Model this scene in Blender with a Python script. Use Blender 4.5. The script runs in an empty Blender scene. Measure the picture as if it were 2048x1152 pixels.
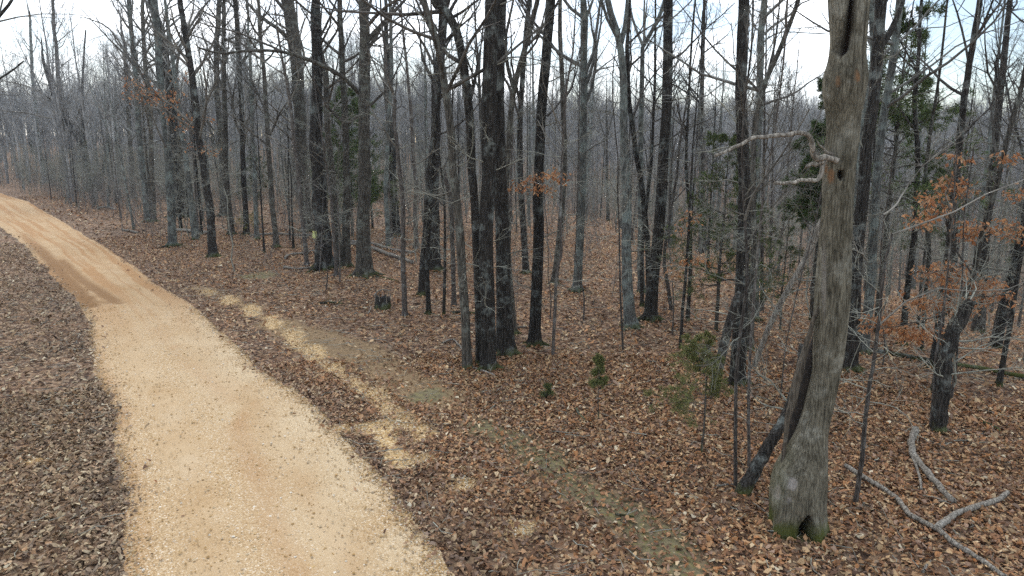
import bpy, math
import numpy as np
from mathutils import Vector

sc = bpy.context.scene
COL = sc.collection
RNG = np.random.default_rng(7)

# ------------------------------------------------------------------ camera
CAM_H = 4.6
PITCH = math.radians(11.3)
FPX = 1384.0                       # focal length in pixels of the 2048 px photograph
cam = bpy.data.cameras.new('camera')
cam.sensor_width = 36.0
cam.lens = 36.0 * FPX / 2048.0
cam.clip_end = 3000
cam.clip_start = 0.05
camo = bpy.data.objects.new('camera', cam)
COL.objects.link(camo)
camo.location = (0, 0, CAM_H)
camo.rotation_euler = (math.pi / 2 - PITCH, 0, 0)
sc.camera = camo

# ------------------------------------------------------------------ world, sun, exposure
SUN_EL, SUN_AZ = math.radians(42), math.radians(-18)     # azimuth from +Y towards +X
w = bpy.data.worlds.new('World')
sc.world = w
w.use_nodes = True
nt = w.node_tree
for n in list(nt.nodes):
    nt.nodes.remove(n)
def wn(t, **k):
    n = nt.nodes.new(t)
    for a, b in k.items():
        setattr(n, a, b)
    return n
wout = wn('ShaderNodeOutputWorld')
wbg = wn('ShaderNodeBackground')
wbg.inputs['Strength'].default_value = 0.1
sky = wn('ShaderNodeTexSky', sky_type='NISHITA')
sky.sun_disc = False
sky.sun_elevation = SUN_EL
sky.sun_rotation = SUN_AZ
tc = wn('ShaderNodeTexCoord')
sep = wn('ShaderNodeSeparateXYZ')
zadd = wn('ShaderNodeMath', operation='ADD'); zadd.inputs[1].default_value = 0.22
zmax = wn('ShaderNodeMath', operation='MAXIMUM'); zmax.inputs[1].default_value = 0.1
dx = wn('ShaderNodeMath', operation='DIVIDE')
dy = wn('ShaderNodeMath', operation='DIVIDE')
cmb = wn('ShaderNodeCombineXYZ')
cn = wn('ShaderNodeTexNoise'); cn.inputs['Scale'].default_value = 1.5; cn.inputs['Detail'].default_value = 7; cn.inputs['Roughness'].default_value = 0.58
crp = wn('ShaderNodeValToRGB')
crp.color_ramp.elements[0].position = 0.45
crp.color_ramp.elements[1].position = 0.61
cloud = wn('ShaderNodeMix', data_type='RGBA')
cloud.inputs['B'].default_value = (13.6, 13.9, 14.4, 1)
L = nt.links.new
L(tc.outputs['Generated'], sep.inputs[0])
L(sep.outputs['Z'], zmax.inputs[0]); L(zmax.outputs[0], zadd.inputs[0])
L(sep.outputs['X'], dx.inputs[0]); L(zadd.outputs[0], dx.inputs[1])
L(sep.outputs['Y'], dy.inputs[0]); L(zadd.outputs[0], dy.inputs[1])
L(dx.outputs[0], cmb.inputs[0]); L(dy.outputs[0], cmb.inputs[1])
L(cmb.outputs[0], cn.inputs['Vector'])
L(cn.outputs['Fac'], crp.inputs[0])
L(crp.outputs['Color'], cloud.inputs['Factor'])
L(sky.outputs[0], cloud.inputs['A'])
L(cloud.outputs['Result'], wbg.inputs['Color'])
L(wbg.outputs[0], wout.inputs['Surface'])

sun = bpy.data.lights.new('sun', 'SUN')
sun.energy = 1.2
sun.angle = math.radians(22)
sun.color = (1.0, 0.95, 0.88)
suno = bpy.data.objects.new('sun', sun)
COL.objects.link(suno)
sd = Vector((math.sin(SUN_AZ) * math.cos(SUN_EL), math.cos(SUN_AZ) * math.cos(SUN_EL), math.sin(SUN_EL)))
suno.rotation_euler = sd.to_track_quat('Z', 'Y').to_euler()
suno.location = sd * 60

sc.view_settings.view_transform = 'Standard'
sc.view_settings.look = 'None'
sc.view_settings.exposure = 0.95
sc.view_settings.gamma = 1.0
sc.view_settings.use_curve_mapping = False
sc.render.engine = 'CYCLES'
cy = sc.cycles
cy.max_bounces = 5
cy.diffuse_bounces = 3
cy.glossy_bounces = 1
cy.transmission_bounces = 2
cy.volume_bounces = 0
cy.transparent_max_bounces = 4
cy.use_adaptive_sampling = False
cy.use_denoising = False
cy.denoiser = 'OPENIMAGEDENOISE'
cy.denoising_input_passes = 'RGB_ALBEDO_NORMAL'
cy.denoising_prefilter = 'ACCURATE'

# ------------------------------------------------------------------ numpy noise
_perm = np.random.default_rng(11).random((256, 256))
def vnoise(x, y):
    x = np.asarray(x, float); y = np.asarray(y, float)
    xi = np.floor(x).astype(int); yi = np.floor(y).astype(int)
    fx = x - xi; fy = y - yi
    fx = fx * fx * (3 - 2 * fx); fy = fy * fy * (3 - 2 * fy)
    a = _perm[xi % 256, yi % 256]; b = _perm[(xi + 1) % 256, yi % 256]
    c = _perm[xi % 256, (yi + 1) % 256]; d = _perm[(xi + 1) % 256, (yi + 1) % 256]
    return (a * (1 - fx) + b * fx) * (1 - fy) + (c * (1 - fx) + d * fx) * fy
def fbm(x, y, oct=4):
    s = 0; a = 0.5; t = 0
    for i in range(oct):
        s = s + a * vnoise(np.asarray(x) * 2 ** i + 17.3 * i, np.asarray(y) * 2 ** i + 5.1 * i)
        t += a; a *= 0.5
    return s / t
def sstep(a, b, x):
    t = np.clip((np.asarray(x, float) - a) / (b - a), 0, 1)
    return t * t * (3 - 2 * t)

# ------------------------------------------------------------------ terrain
def HT(x, y):
    x = np.asarray(x, float); y = np.asarray(y, float)
    s = (x - 10) * 0.977 + (y - 17) * 0.214
    s = s - 3 * (fbm(x / 14 + 3, y / 14, 2) - 0.5)
    sp = np.where(s > 20, s, np.log1p(np.exp(np.clip(s, -40, 20) / 2.0)) * 2.0)
    drop = -13 * (1 - np.exp(-sp * 0.24 / 13))
    hill = 17 * sstep(95, 300, y + 0.12 * x) + 6 * (fbm(x / 90, y / 90, 2) - 0.5) * sstep(120, 240, y)
    hill = hill * (0.62 + 0.38 * sstep(-20, 40, x) ) 
    und = 0.22 * (fbm(x / 5.0, y / 5.0, 3) - 0.5) * sstep(6, 14, np.hypot(x, y))
    bump = 0.05 * (fbm(x * 0.9, y * 0.9, 2) - 0.5)
    return drop + hill + und + bump

CP, SP = math.cos(PITCH), math.sin(PITCH)
def ray(px, py):
    u = (px - 1024) / FPX; v = (576 - py) / FPX
    return np.array([u, CP + v * SP, -SP + v * CP])       # per unit depth along the optical axis
def flat(px, py, z=0.0):
    d = ray(px, py); t = (z - CAM_H) / d[2]
    return np.array([d[0] * t, d[1] * t, z])
def ground(px, py):
    d = ray(px, py)
    t = 2.0; prev = t
    while t < 500:
        p = d * t
        if p[2] + CAM_H < float(HT(p[0], p[1])):
            lo, hi = prev, t
            for _ in range(24):
                m = (lo + hi) / 2
                q = d * m
                if q[2] + CAM_H < float(HT(q[0], q[1])): hi = m
                else: lo = m
            q = d * hi
            return np.array([q[0], q[1], float(HT(q[0], q[1]))])
        prev = t; t += 0.15 + t * 0.02
    raise ValueError('no ground at %s %s' % (px, py))
def onplane(px, py, Y):
    d = ray(px, py); t = Y / d[1]
    return np.array([d[0] * t, Y, CAM_H + d[2] * t])
def depth_of(p):
    return p[1] * CP - (p[2] - CAM_H) * SP
def topix(p):
    dz = p[2] - CAM_H
    dep = p[1] * CP - dz * SP
    return 1024 + FPX * p[0] / dep, 576 - FPX * (p[1] * SP + dz * CP) / dep

# road edges: (row in the photograph, left x, right x)
ROWS = [(1152, 262, 905), (1060, 243, 850), (980, 240, 790), (900, 232, 716), (820, 216, 640), (740, 190, 536),
        (680, 178, 464), (640, 180, 420), (600, 152, 370), (560, 112, 303), (500, 58, 222), (460, 12, 152), (430, -38, 104), (405, -85, 62)]
_ly, _lx, _rx = [], [], []
for r_, a_, b_ in ROWS:
    pa, pb = flat(a_, r_), flat(b_, r_)
    _ly.append(pa[1]); _lx.append(pa[0]); _rx.append(pb[0])
_ly = [-40, 0] + _ly + [100, 140]
_lx = [_lx[0] + 3.5, _lx[0] + 0.35] + _lx + [_lx[-1] - (100 - _ly[-3]) * 0.95, _lx[-1] - (140 - _ly[-3]) * 1.05]
_rx = [_rx[0] + 4.6, _rx[0] + 0.9] + _rx + [_rx[-1] - (100 - _ly[-3]) * 0.93, _rx[-1] - (140 - _ly[-3]) * 1.03]
_ly = np.array(_ly); _lx = np.array(_lx); _rx = np.array(_rx)
def road_l(y): return np.interp(y, _ly, _lx)
def road_r(y): return np.interp(y, _ly, _rx)

def pline(pxs):
    return np.array([ground(a, b)[:2] for a, b in pxs])
def dist_poly(P, x, y):
    best = np.full(np.shape(x), 1e9)
    for i in range(len(P) - 1):
        a, b = P[i], P[i + 1]
        ab = b - a; L2 = ab @ ab
        t = np.clip(((x - a[0]) * ab[0] + (y - a[1]) * ab[1]) / L2, 0, 1)
        best = np.minimum(best, np.hypot(x - a[0] - t * ab[0], y - a[1] - t * ab[1]))
    return best
GRAVEL_LINE = pline([(385, 573), (430, 588), (500, 618), (570, 660), (640, 715), (720, 772), (790, 822), (850, 868)])
GRAVEL_SPUR = pline([(670, 852), (740, 855), (775, 885), (805, 930)])
DIRT_LINE = pline([(560, 648), (680, 690), (770, 740), (870, 795)])
MOSS_LINE = pline([(960, 850), (1040, 885), (1100, 930), (1170, 985), (1250, 1025), (1320, 1085), (1380, 1160)])
SPOTS_G = [(930, 968, 0.36), (1040, 1054, 0.30), (845, 920, 0.25), (70, 925, 0.22), (790, 850, 0.5), (700, 858, 0.3), (350, 560, 0.3)]
SPOTS_M = [(520, 551, 1.1), (432, 516, 0.7), (115, 379, 1.6), (1590, 1068, 0.36), (1095, 690, 0.22), (1000, 745, 0.15), (860, 790, 0.5), (1180, 650, 0.3)]
SPOTS_G = [(flat(a, b), r) for a, b, r in SPOTS_G]
SPOTS_M = [(ground(a, b), r) for a, b, r in SPOTS_M]
def m_gravel(x, y):
    n = 0.7 + 0.6 * fbm(x * 1.6, y * 1.6, 3)
    d = dist_poly(GRAVEL_LINE, x, y)
    m = 1 - sstep(0.06, 0.46, d * n)
    m = np.maximum(m, 1 - sstep(0.05, 0.28, dist_poly(GRAVEL_SPUR, x, y) * n))
    for p, r in SPOTS_G:
        m = np.maximum(m, 0.9 * (1 - sstep(0.3, 1.0, np.hypot(x - p[0], y - p[1]) / r * n)))
    return m * (0.62 + 0.38 * sstep(0.26, 0.5, fbm(np.asarray(x) * 2.3 + 7, np.asarray(y) * 2.3, 3)))
def m_dirt(x, y):
    return (1 - sstep(0.25, 1.0, dist_poly(DIRT_LINE, x, y) * (0.6 + 0.8 * fbm(x, y, 3)))) * 0.95
def m_moss(x, y):
    n = 0.5 + fbm(x * 1.3 + 9, y * 1.3, 3)
    m = 0.85 * (1 - sstep(0.1, 0.7, dist_poly(MOSS_LINE, x, y) * n))
    for p, r in SPOTS_M:
        m = np.maximum(m, 1 - sstep(0.3, 1.0, np.hypot(x - p[0], y - p[1]) / r * n))
    return m

# ------------------------------------------------------------------ mesh helpers
def mesh_np(name, V, F, smooth=True, attrs=None, cols=None):
    V = np.asarray(V, np.float32); F = np.asarray(F, np.int32)
    k = F.shape[1]
    me = bpy.data.meshes.new(name)
    me.vertices.add(len(V)); me.vertices.foreach_set('co', V.ravel())
    me.loops.add(F.size); me.loops.foreach_set('vertex_index', F.ravel())
    me.polygons.add(len(F)); me.polygons.foreach_set('loop_start', np.arange(0, F.size, k, dtype=np.int32))
    me.update(calc_edges=True)
    me.polygons.foreach_set('use_smooth', np.full(len(F), smooth, dtype=bool))
    for an, av in (attrs or {}).items():
        a = me.attributes.new(an, 'FLOAT', 'POINT'); a.data.foreach_set('value', np.asarray(av, np.float32))
    if cols is not None:
        a = me.attributes.new('col', 'FLOAT_COLOR', 'POINT')
        c = np.ones((len(V), 4), np.float32); c[:, :3] = cols
        a.data.foreach_set('color', c.ravel())
    return me
def link(name, me, mat, parent=None, loc=(0, 0, 0)):
    o = bpy.data.objects.new(name, me); COL.objects.link(o)
    if mat is not None and me is not None and not me.materials: me.materials.append(mat)
    o.location = loc
    if parent is not None: o.parent = parent
    return o
def empty(name, loc):
    o = bpy.data.objects.new(name, None); COL.objects.link(o)
    o.location = loc; o.empty_display_size = 0.3
    return o
def tag(o, label=None, cat=None, group=None, kind=None):
    if label: o['label'] = label
    if cat: o['category'] = cat
    if group: o['group'] = group
    if kind: o['kind'] = kind
    return o

class Tubes:
    """collects batches of tubes (T,N,3) with radii (T,N) and builds one quad mesh"""
    def __init__(s): s.V, s.F, s.n, s.mi, s.slot = [], [], 0, [], 0
    def add(s, P, R, sides, cap=False):
        P = np.asarray(P, float); R = np.asarray(R, float)
        if P.ndim == 2: P = P[None]; R = R[None]
        T, N, _ = P.shape
        if T == 0: return
        tan = np.gradient(P, axis=1)
        tan /= np.linalg.norm(tan, axis=2, keepdims=True) + 1e-9
        mean = P[:, -1] - P[:, 0]
        mean /= np.linalg.norm(mean, axis=1, keepdims=True) + 1e-9
        ref = np.where(np.abs(mean[:, 2:3]) > 0.7, np.array([[1.0, 0.13, 0]]), np.array([[0.1, 0.05, 1.0]]))
        ref = ref - (ref * mean).sum(1, keepdims=True) * mean
        ref = np.repeat(ref[:, None], N, 1)
        n1 = ref - (ref * tan).sum(2, keepdims=True) * tan
        n1 /= np.linalg.norm(n1, axis=2, keepdims=True) + 1e-9
        n2 = np.cross(tan, n1)
        a = np.arange(sides) / sides * 2 * np.pi
        ring = P[:, :, None] + R[:, :, None, None] * (np.cos(a)[None, None, :, None] * n1[:, :, None] + np.sin(a)[None, None, :, None] * n2[:, :, None])
        s.V.append(ring.reshape(-1, 3))
        i = np.arange(N - 1)[:, None] * sides; j = np.arange(sides)[None]; j2 = (j + 1) % sides
        q = np.stack([i + j, i + j2, i + sides + j2, i + sides + j], -1).reshape(-1, 4)
        off = s.n + np.arange(T)[:, None, None] * (N * sides)
        s.F.append((q[None] + off).reshape(-1, 4)); s.mi.append(np.full(T * (N - 1) * sides, s.slot, np.int32))
        base = s.n
        s.n += T * N * sides
        if cap:      # closed, slightly recessed ends
            for t in range(T):
                for e, k in ((0, 0), (N - 1, 1)):
                    c = s.n
                    s.V.append(P[t, e][None]); s.n += 1
                    o = base + (t * N + e) * sides
                    for m in range(0, sides, 2):
                        s.F.append(np.array([[c, o + m, o + (m + 1) % sides, o + (m + 2) % sides]])); s.mi.append(np.array([s.slot], np.int32))
    def mesh(s, name, **k):
        me = mesh_np(name, np.concatenate(s.V), np.concatenate(s.F), **k)
        if s.slot: me.polygons.foreach_set('material_index', np.concatenate(s.mi))
        return me
    def verts(s): return np.concatenate(s.V)

def unit(v): return v / (np.linalg.norm(v, axis=-1, keepdims=True) + 1e-9)
def resample(P, n, R=None, rng=None, wob=0.0):
    """Catmull-Rom through the points, n samples by arc length"""
    P = np.asarray(P, float)
    if len(P) == 2: D = np.linspace(P[0], P[1], 30); Rr = None if R is None else np.linspace(R[0], R[1], 30)
    else:
        E = np.vstack([2 * P[0] - P[1], P, 2 * P[-1] - P[-2]]); D = []; Rr = []
        for i in range(len(P) - 1):
            t = np.linspace(0, 1, 12, endpoint=False)[:, None]
            a, b, c, d = E[i:i + 4]
            D.append(0.5 * (2 * b + (c - a) * t + (2 * a - 5 * b + 4 * c - d) * t ** 2 + (3 * b - a - 3 * c + d) * t ** 3))
            if R is not None: Rr.append(R[i] + (R[i + 1] - R[i]) * t[:, 0])
        D.append(P[-1:]); D = np.vstack(D)
        if R is not None: Rr = np.append(np.concatenate(Rr), R[-1])
    L = np.append(0, np.cumsum(np.linalg.norm(np.diff(D, axis=0), axis=1)))
    s = np.linspace(0, L[-1], n)
    out = np.stack([np.interp(s, L, D[:, k]) for k in range(3)], 1)
    if wob and rng is not None:
        w_ = rng.normal(0, wob, out.shape); w_[0] = 0; w_[-1] *= 0.3
        w_ = (w_ + np.roll(w_, 1, 0) + np.roll(w_, -1, 0)) / 2; w_[0] = 0
        out = out + w_
    return out if R is None else (out, np.interp(s, L, Rr))

def sprout(rng, P, R, n, t0, t1, ang, length, N=5, wob=0.2, trop=0.05, rr=0.5, rmax=0.03, rmin=0.003, shrink=0.5, tip=0.15, evenz=False):
    """n children on each parent tube; vectorised. length: array per parent or scalar"""
    Pn, Nn, _ = P.shape
    if Pn == 0 or n == 0: return np.zeros((0, N, 3)), np.zeros((0, N))
    M = Pn * n
    par = np.repeat(np.arange(Pn), n)
    t = rng.uniform(t0, t1, M)
    f = t * (Nn - 1); i = np.minimum(f.astype(int), Nn - 2); u = (f - i)[:, None]
    pos = P[par, i] * (1 - u) + P[par, i + 1] * u
    rad = R[par, i] * (1 - u[:, 0]) + R[par, i + 1] * u[:, 0]
    tan = unit(P[par, i + 1] - P[par, i])
    rv = rng.normal(size=(M, 3))
    perp = unit(rv - (rv * tan).sum(1, keepdims=True) * tan)
    a = rng.normal(ang[0], ang[1], M)[:, None]
    d = tan * np.cos(a) + perp * np.sin(a)
    ln = np.broadcast_to(np.asarray(length, float), (Pn,))[par] * (1 - shrink * (t - t0) / max(t1 - t0, 1e-6)) * rng.uniform(0.55, 1.3, M)
    r0 = np.clip(np.minimum(rad * rr, rmax), rmin, None)
    out = np.zeros((M, N, 3)); out[:, 0] = pos
    st = (ln / (N - 1))[:, None]
    up = np.array([0, 0, 1.0])
    for k in range(1, N):
        d = unit(d + rng.normal(0, wob, (M, 3)) + trop * up)
        out[:, k] = out[:, k - 1] + d * st
    s = np.linspace(0, 1, N)[None]
    rad_ = np.maximum(r0[:, None] * (1 - (1 - tip) * s), rmin * 0.6)
    return out, rad_
def lens(P): return np.linalg.norm(np.diff(P, axis=1), axis=2).sum(1)

# ------------------------------------------------------------------ materials
def new_mat(name):
    m = bpy.data.materials.new(name); m.use_nodes = True
    t = m.node_tree
    return m, t, t.nodes['Principled BSDF'], t.links.new
def node(t, typ, **k):
    n = t.nodes.new(typ)
    for a, b in k.items():
        if a.startswith('i_'):
            n.inputs[a[2:].replace('_', ' ')].default_value = b
        else: setattr(n, a, b)
    return n
def ramp(t, stops):
    r = t.nodes.new('ShaderNodeValToRGB'); e = r.color_ramp.elements
    while len(e) < len(stops): e.new(0.5)
    for q, (p, c) in zip(e, stops):
        q.position = p; q.color = c if len(c) == 4 else (*c, 1)
    return r
def mixc(t, blend='MIX', fac=None):
    m = t.nodes.new('ShaderNodeMix'); m.data_type = 'RGBA'; m.blend_type = blend
    if fac is not None: m.inputs['Factor'].default_value = fac
    return m
def grey(v): return (v, v, v)

def bark(name, dark, light, lichen=0.3, lcol=(0.42, 0.47, 0.43), scale=1.0, moss=True, bump=0.6, var=0.35, zs=0.11, plates=0.85):
    m, t, b, l = new_mat(name)
    co = node(t, 'ShaderNodeTexCoord')
    mp = node(t, 'ShaderNodeMapping'); mp.inputs['Scale'].default_value = (1, 1, zs)
    l(co.outputs['Object'], mp.inputs[0])
    n1 = node(t, 'ShaderNodeTexNoise', i_Scale=34 * scale, i_Detail=5, i_Roughness=0.65)
    l(mp.outputs[0], n1.inputs['Vector'])
    v = node(t, 'ShaderNodeTexVoronoi', feature='DISTANCE_TO_EDGE', i_Scale=26 * scale)
    l(mp.outputs[0], v.inputs['Vector'])
    r1 = ramp(t, [(0.34, dark), (0.52, tuple(0.5 * (a + c) for a, c in zip(dark, light))), (0.70, light)])
    l(n1.outputs['Fac'], r1.inputs[0])
    vr = ramp(t, [(0.0, grey(0.42)), (0.14, grey(1.0))])
    l(v.outputs['Distance'], vr.inputs[0])
    mu = mixc(t, 'MULTIPLY', plates)
    l(r1.outputs[0], mu.inputs['A']); l(vr.outputs[0], mu.inputs['B'])
    # lichen
    n2 = node(t, 'ShaderNodeTexNoise', i_Scale=2.6, i_Detail=7, i_Roughness=0.72)
    l(co.outputs['Object'], n2.inputs['Vector'])
    r2 = ramp(t, [(0.62 - 0.2 * lichen, grey(0)), (0.74 - 0.2 * lichen, grey(min(1, 0.35 + lichen)))])
    l(n2.outputs['Fac'], r2.inputs[0])
    mx = mixc(t); mx.inputs['B'].default_value = (*lcol, 1)
    lm = node(t, 'ShaderNodeMath', operation='MULTIPLY')
    l(r2.outputs[0], lm.inputs[0]); l(n1.outputs['Fac'], lm.inputs[1])
    l(lm.outputs[0], mx.inputs['Factor']); l(mu.outputs['Result'], mx.inputs['A'])
    last = mx.outputs['Result']
    if moss:
        sx = node(t, 'ShaderNodeSeparateXYZ'); l(co.outputs['Object'], sx.inputs[0])
        mr = node(t, 'ShaderNodeMapRange'); mr.inputs['From Min'].default_value = 0.45; mr.inputs['From Max'].default_value = 0.0
        l(sx.outputs['Z'], mr.inputs['Value'])
        n3 = node(t, 'ShaderNodeTexNoise', i_Scale=4.0, i_Detail=4)
        l(co.outputs['Object'], n3.inputs['Vector'])
        m3 = node(t, 'ShaderNodeMath', operation='MULTIPLY'); l(mr.outputs[0], m3.inputs[0]); l(n3.outputs['Fac'], m3.inputs[1])
        rr_ = ramp(t, [(0.30, grey(0)), (0.5, grey(0.75))]); l(m3.outputs[0], rr_.inputs[0])
        mm = mixc(t); mm.inputs['B'].default_value = (0.075, 0.085, 0.02, 1)
        l(rr_.outputs[0], mm.inputs['Factor']); l(last, mm.inputs['A']); last = mm.outputs['Result']
    oi = node(t, 'ShaderNodeObjectInfo')
    mr2 = node(t, 'ShaderNodeMapRange'); mr2.inputs['To Min'].default_value = 1 - var; mr2.inputs['To Max'].default_value = 1 + var
    l(oi.outputs['Random'], mr2.inputs['Value'])
    hs = node(t, 'ShaderNodeHueSaturation'); l(mr2.outputs[0], hs.inputs['Value']); l(last, hs.inputs['Color'])
    l(hs.outputs[0], b.inputs['Base Color'])
    b.inputs['Roughness'].default_value = 0.9
    b.inputs['Specular IOR Level'].default_value = 0.15
    bp = node(t, 'ShaderNodeBump', i_Strength=bump, i_Distance=0.03)
    ad = node(t, 'ShaderNodeMath', operation='MULTIPLY_ADD'); ad.inputs[1].default_value = 0.6
    l(n1.outputs['Fac'], ad.inputs[0]); l(vr.outputs[0], ad.inputs[2])
    l(ad.outputs[0], bp.inputs['Height']); l(bp.outputs[0], b.inputs['Normal'])
    return m

M_BARK = {
    'dark': bark('bark_dark', (0.013, 0.0115, 0.0095), (0.08, 0.072, 0.062), 0.5, (0.33, 0.37, 0.34), var=0.3),
    'mid': bark('bark_brown', (0.034, 0.031, 0.025), (0.16, 0.145, 0.12), 0.55, (0.31, 0.34, 0.29), var=0.3),
    'pale': bark('bark_pale', (0.06, 0.06, 0.053), (0.21, 0.215, 0.195), 0.75, (0.33, 0.39, 0.35), var=0.25),
    'sap': bark('bark_sapling', (0.06, 0.05, 0.042), (0.18, 0.16, 0.14), 0.5, (0.38, 0.40, 0.37), scale=1.6, moss=False, var=0.35),
    'old': bark('bark_weathered', (0.05, 0.042, 0.032), (0.20, 0.17, 0.13), 0.35, (0.32, 0.31, 0.27), scale=1.6, var=0.0, bump=0.6, zs=0.06, plates=0.5),
    'dead': bark('dead_wood', (0.14, 0.12, 0.096), (0.42, 0.39, 0.33), 0.3, (0.5, 0.5, 0.46), scale=0.8, moss=False, var=0.12),
}
def twigmat(name, c1, c2, var=0.3):
    m, t, b, l = new_mat(name)
    co = node(t, 'ShaderNodeTexCoord')
    n1 = node(t, 'ShaderNodeTexNoise', i_Scale=2.2, i_Detail=4, i_Roughness=0.7)
    l(co.outputs['Object'], n1.inputs['Vector'])
    r = ramp(t, [(0.36, c1), (0.64, c2)]); l(n1.outputs['Fac'], r.inputs[0])
    oi = node(t, 'ShaderNodeObjectInfo')
    mr = node(t, 'ShaderNodeMapRange'); mr.inputs['To Min'].default_value = 1 - var; mr.inputs['To Max'].default_value = 1 + var
    l(oi.outputs['Random'], mr.inputs['Value'])
    hs = node(t, 'ShaderNodeHueSaturation'); l(mr.outputs[0], hs.inputs['Value']); l(r.outputs[0], hs.inputs['Color'])
    l(hs.outputs[0], b.inputs['Base Color'])
    b.inputs['Roughness'].default_value = 0.85; b.inputs['Specular IOR Level'].default_value = 0.2
    return m
M_TWIG = {
    'dark': twigmat('branch_dark', (0.03, 0.027, 0.023), (0.115, 0.105, 0.093)),
    'mid': twigmat('branch_brown', (0.045, 0.04, 0.033), (0.16, 0.148, 0.127)),
    'pale': twigmat('branch_pale', (0.10, 0.10, 0.09), (0.28, 0.285, 0.262)),
    'sap': twigmat('branch_sapling', (0.075, 0.068, 0.056), (0.23, 0.217, 0.185)),
    'old': twigmat('branch_weathered', (0.10, 0.085, 0.07), (0.3, 0.26, 0.22)),
    'lichen': twigmat('branch_lichened', (0.11, 0.105, 0.086), (0.33, 0.335, 0.275), 0.3),
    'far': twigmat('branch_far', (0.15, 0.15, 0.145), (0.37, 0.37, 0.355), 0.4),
    'brush': twigmat('branch_brush', (0.09, 0.082, 0.074), (0.25, 0.232, 0.21), 0.4),
}
def colmat(name, rough=0.75, trans=0.0):
    m, t, b, l = new_mat(name)
    a = node(t, 'ShaderNodeAttribute', attribute_name='col')
    l(a.outputs['Color'], b.inputs['Base Color'])
    b.inputs['Roughness'].default_value = rough; b.inputs['Specular IOR Level'].default_value = 0.25
    if trans:
        tr = node(t, 'ShaderNodeBsdfTranslucent'); l(a.outputs['Color'], tr.inputs['Color'])
        mx = node(t, 'ShaderNodeMixShader'); mx.inputs[0].default_value = trans
        l(b.outputs[0], mx.inputs[1]); l(tr.outputs[0], mx.inputs[2])
        l(mx.outputs[0], t.nodes['Material Output'].inputs['Surface'])
    return m
M_LEAF = colmat('dry_leaf', 0.7)
M_HANG = colmat('clinging_leaf', 0.7, 0.3)
M_CEDAR = colmat('cedar_spray', 0.7, 0.15)
M_STONE = colmat('gravel_stone', 0.8)

def make_ground_mat():
    m, t, b, l = new_mat('leaf_litter_ground')
    co = node(t, 'ShaderNodeTexCoord')
    v = node(t, 'ShaderNodeTexVoronoi', i_Scale=11.0); l(co.outputs['Object'], v.inputs['Vector'])
    sx = node(t, 'ShaderNodeSeparateColor'); l(v.outputs['Color'], sx.inputs[0])
    r = ramp(t, [(0.0, (0.045, 0.028, 0.02)), (0.3, (0.11, 0.068, 0.044)), (0.6, (0.205, 0.132, 0.083)), (0.85, (0.28, 0.195, 0.122)), (1.0, (0.34, 0.275, 0.205))])
    l(sx.outputs[0], r.inputs[0])
    nb = node(t, 'ShaderNodeTexNoise', i_Scale=0.8, i_Detail=5, i_Roughness=0.6); l(co.outputs['Object'], nb.inputs['Vector'])
    rb = ramp(t, [(0.3, (0.72, 0.74, 0.74)), (0.7, (1.15, 1.06, 1.0))]); l(nb.outputs['Fac'], rb.inputs[0])
    mu = mixc(t, 'MULTIPLY', 1.0); l(r.outputs[0], mu.inputs['A']); l(rb.outputs[0], mu.inputs['B'])
    nf = node(t, 'ShaderNodeTexNoise', i_Scale=9.0, i_Detail=6, i_Roughness=0.7); l(co.outputs['Object'], nf.inputs['Vector'])
    last = mu.outputs['Result']
    vg = node(t, 'ShaderNodeTexVoronoi', i_Scale=42.0); l(co.outputs['Object'], vg.inputs['Vector'])
    sg = node(t, 'ShaderNodeSeparateColor'); l(vg.outputs['Color'], sg.inputs[0])
    def layer(attr, colr, lo, hi, last):
        a = node(t, 'ShaderNodeAttribute', attribute_name=attr)
        ad = node(t, 'ShaderNodeMath', operation='ADD'); l(a.outputs['Fac'], ad.inputs[0])
        sb = node(t, 'ShaderNodeMath', operation='MULTIPLY_ADD'); sb.inputs[1].default_value = 0.9; sb.inputs[2].default_value = -0.45
        l(nf.outputs['Fac'], sb.inputs[0]); l(sb.outputs[0], ad.inputs[1])
        rr_ = ramp(t, [(lo, grey(0)), (hi, grey(1))]); l(ad.outputs[0], rr_.inputs[0])
        mx = mixc(t); l(rr_.outputs[0], mx.inputs['Factor']); l(last, mx.inputs['A']); l(colr, mx.inputs['B'])
        return mx.outputs['Result']
    rd = ramp(t, [(0.3, (0.15, 0.10, 0.052)), (0.7, (0.29, 0.205, 0.115))]); l(nf.outputs['Fac'], rd.inputs[0])
    last = layer('dirt', rd.outputs[0], 0.3, 0.7, last)
    rm = ramp(t, [(0.35, (0.10, 0.085, 0.045)), (0.5, (0.17, 0.145, 0.085)), (0.7, (0.21, 0.185, 0.06))]); l(nf.outputs['Fac'], rm.inputs[0])
    last = layer('moss', rm.outputs[0], 0.35, 0.75, last)
    rg = ramp(t, [(0.0, (0.32, 0.20, 0.08)), (0.5, (0.48, 0.325, 0.145)), (1.0, (0.66, 0.55, 0.37))]); l(sg.outputs[0], rg.inputs[0])
    last = layer('gravel', rg.outputs[0], 0.35, 0.6, last)
    l(last, b.inputs['Base Color'])
    b.inputs['Roughness'].default_value = 0.9; b.inputs['Specular IOR Level'].default_value = 0.15
    bp = node(t, 'ShaderNodeBump', i_Strength=0.8, i_Distance=0.04)
    l(v.outputs['Distance'], bp.inputs['Height']); l(bp.outputs[0], b.inputs['Normal'])
    return m
M_GROUND = make_ground_mat()

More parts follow.
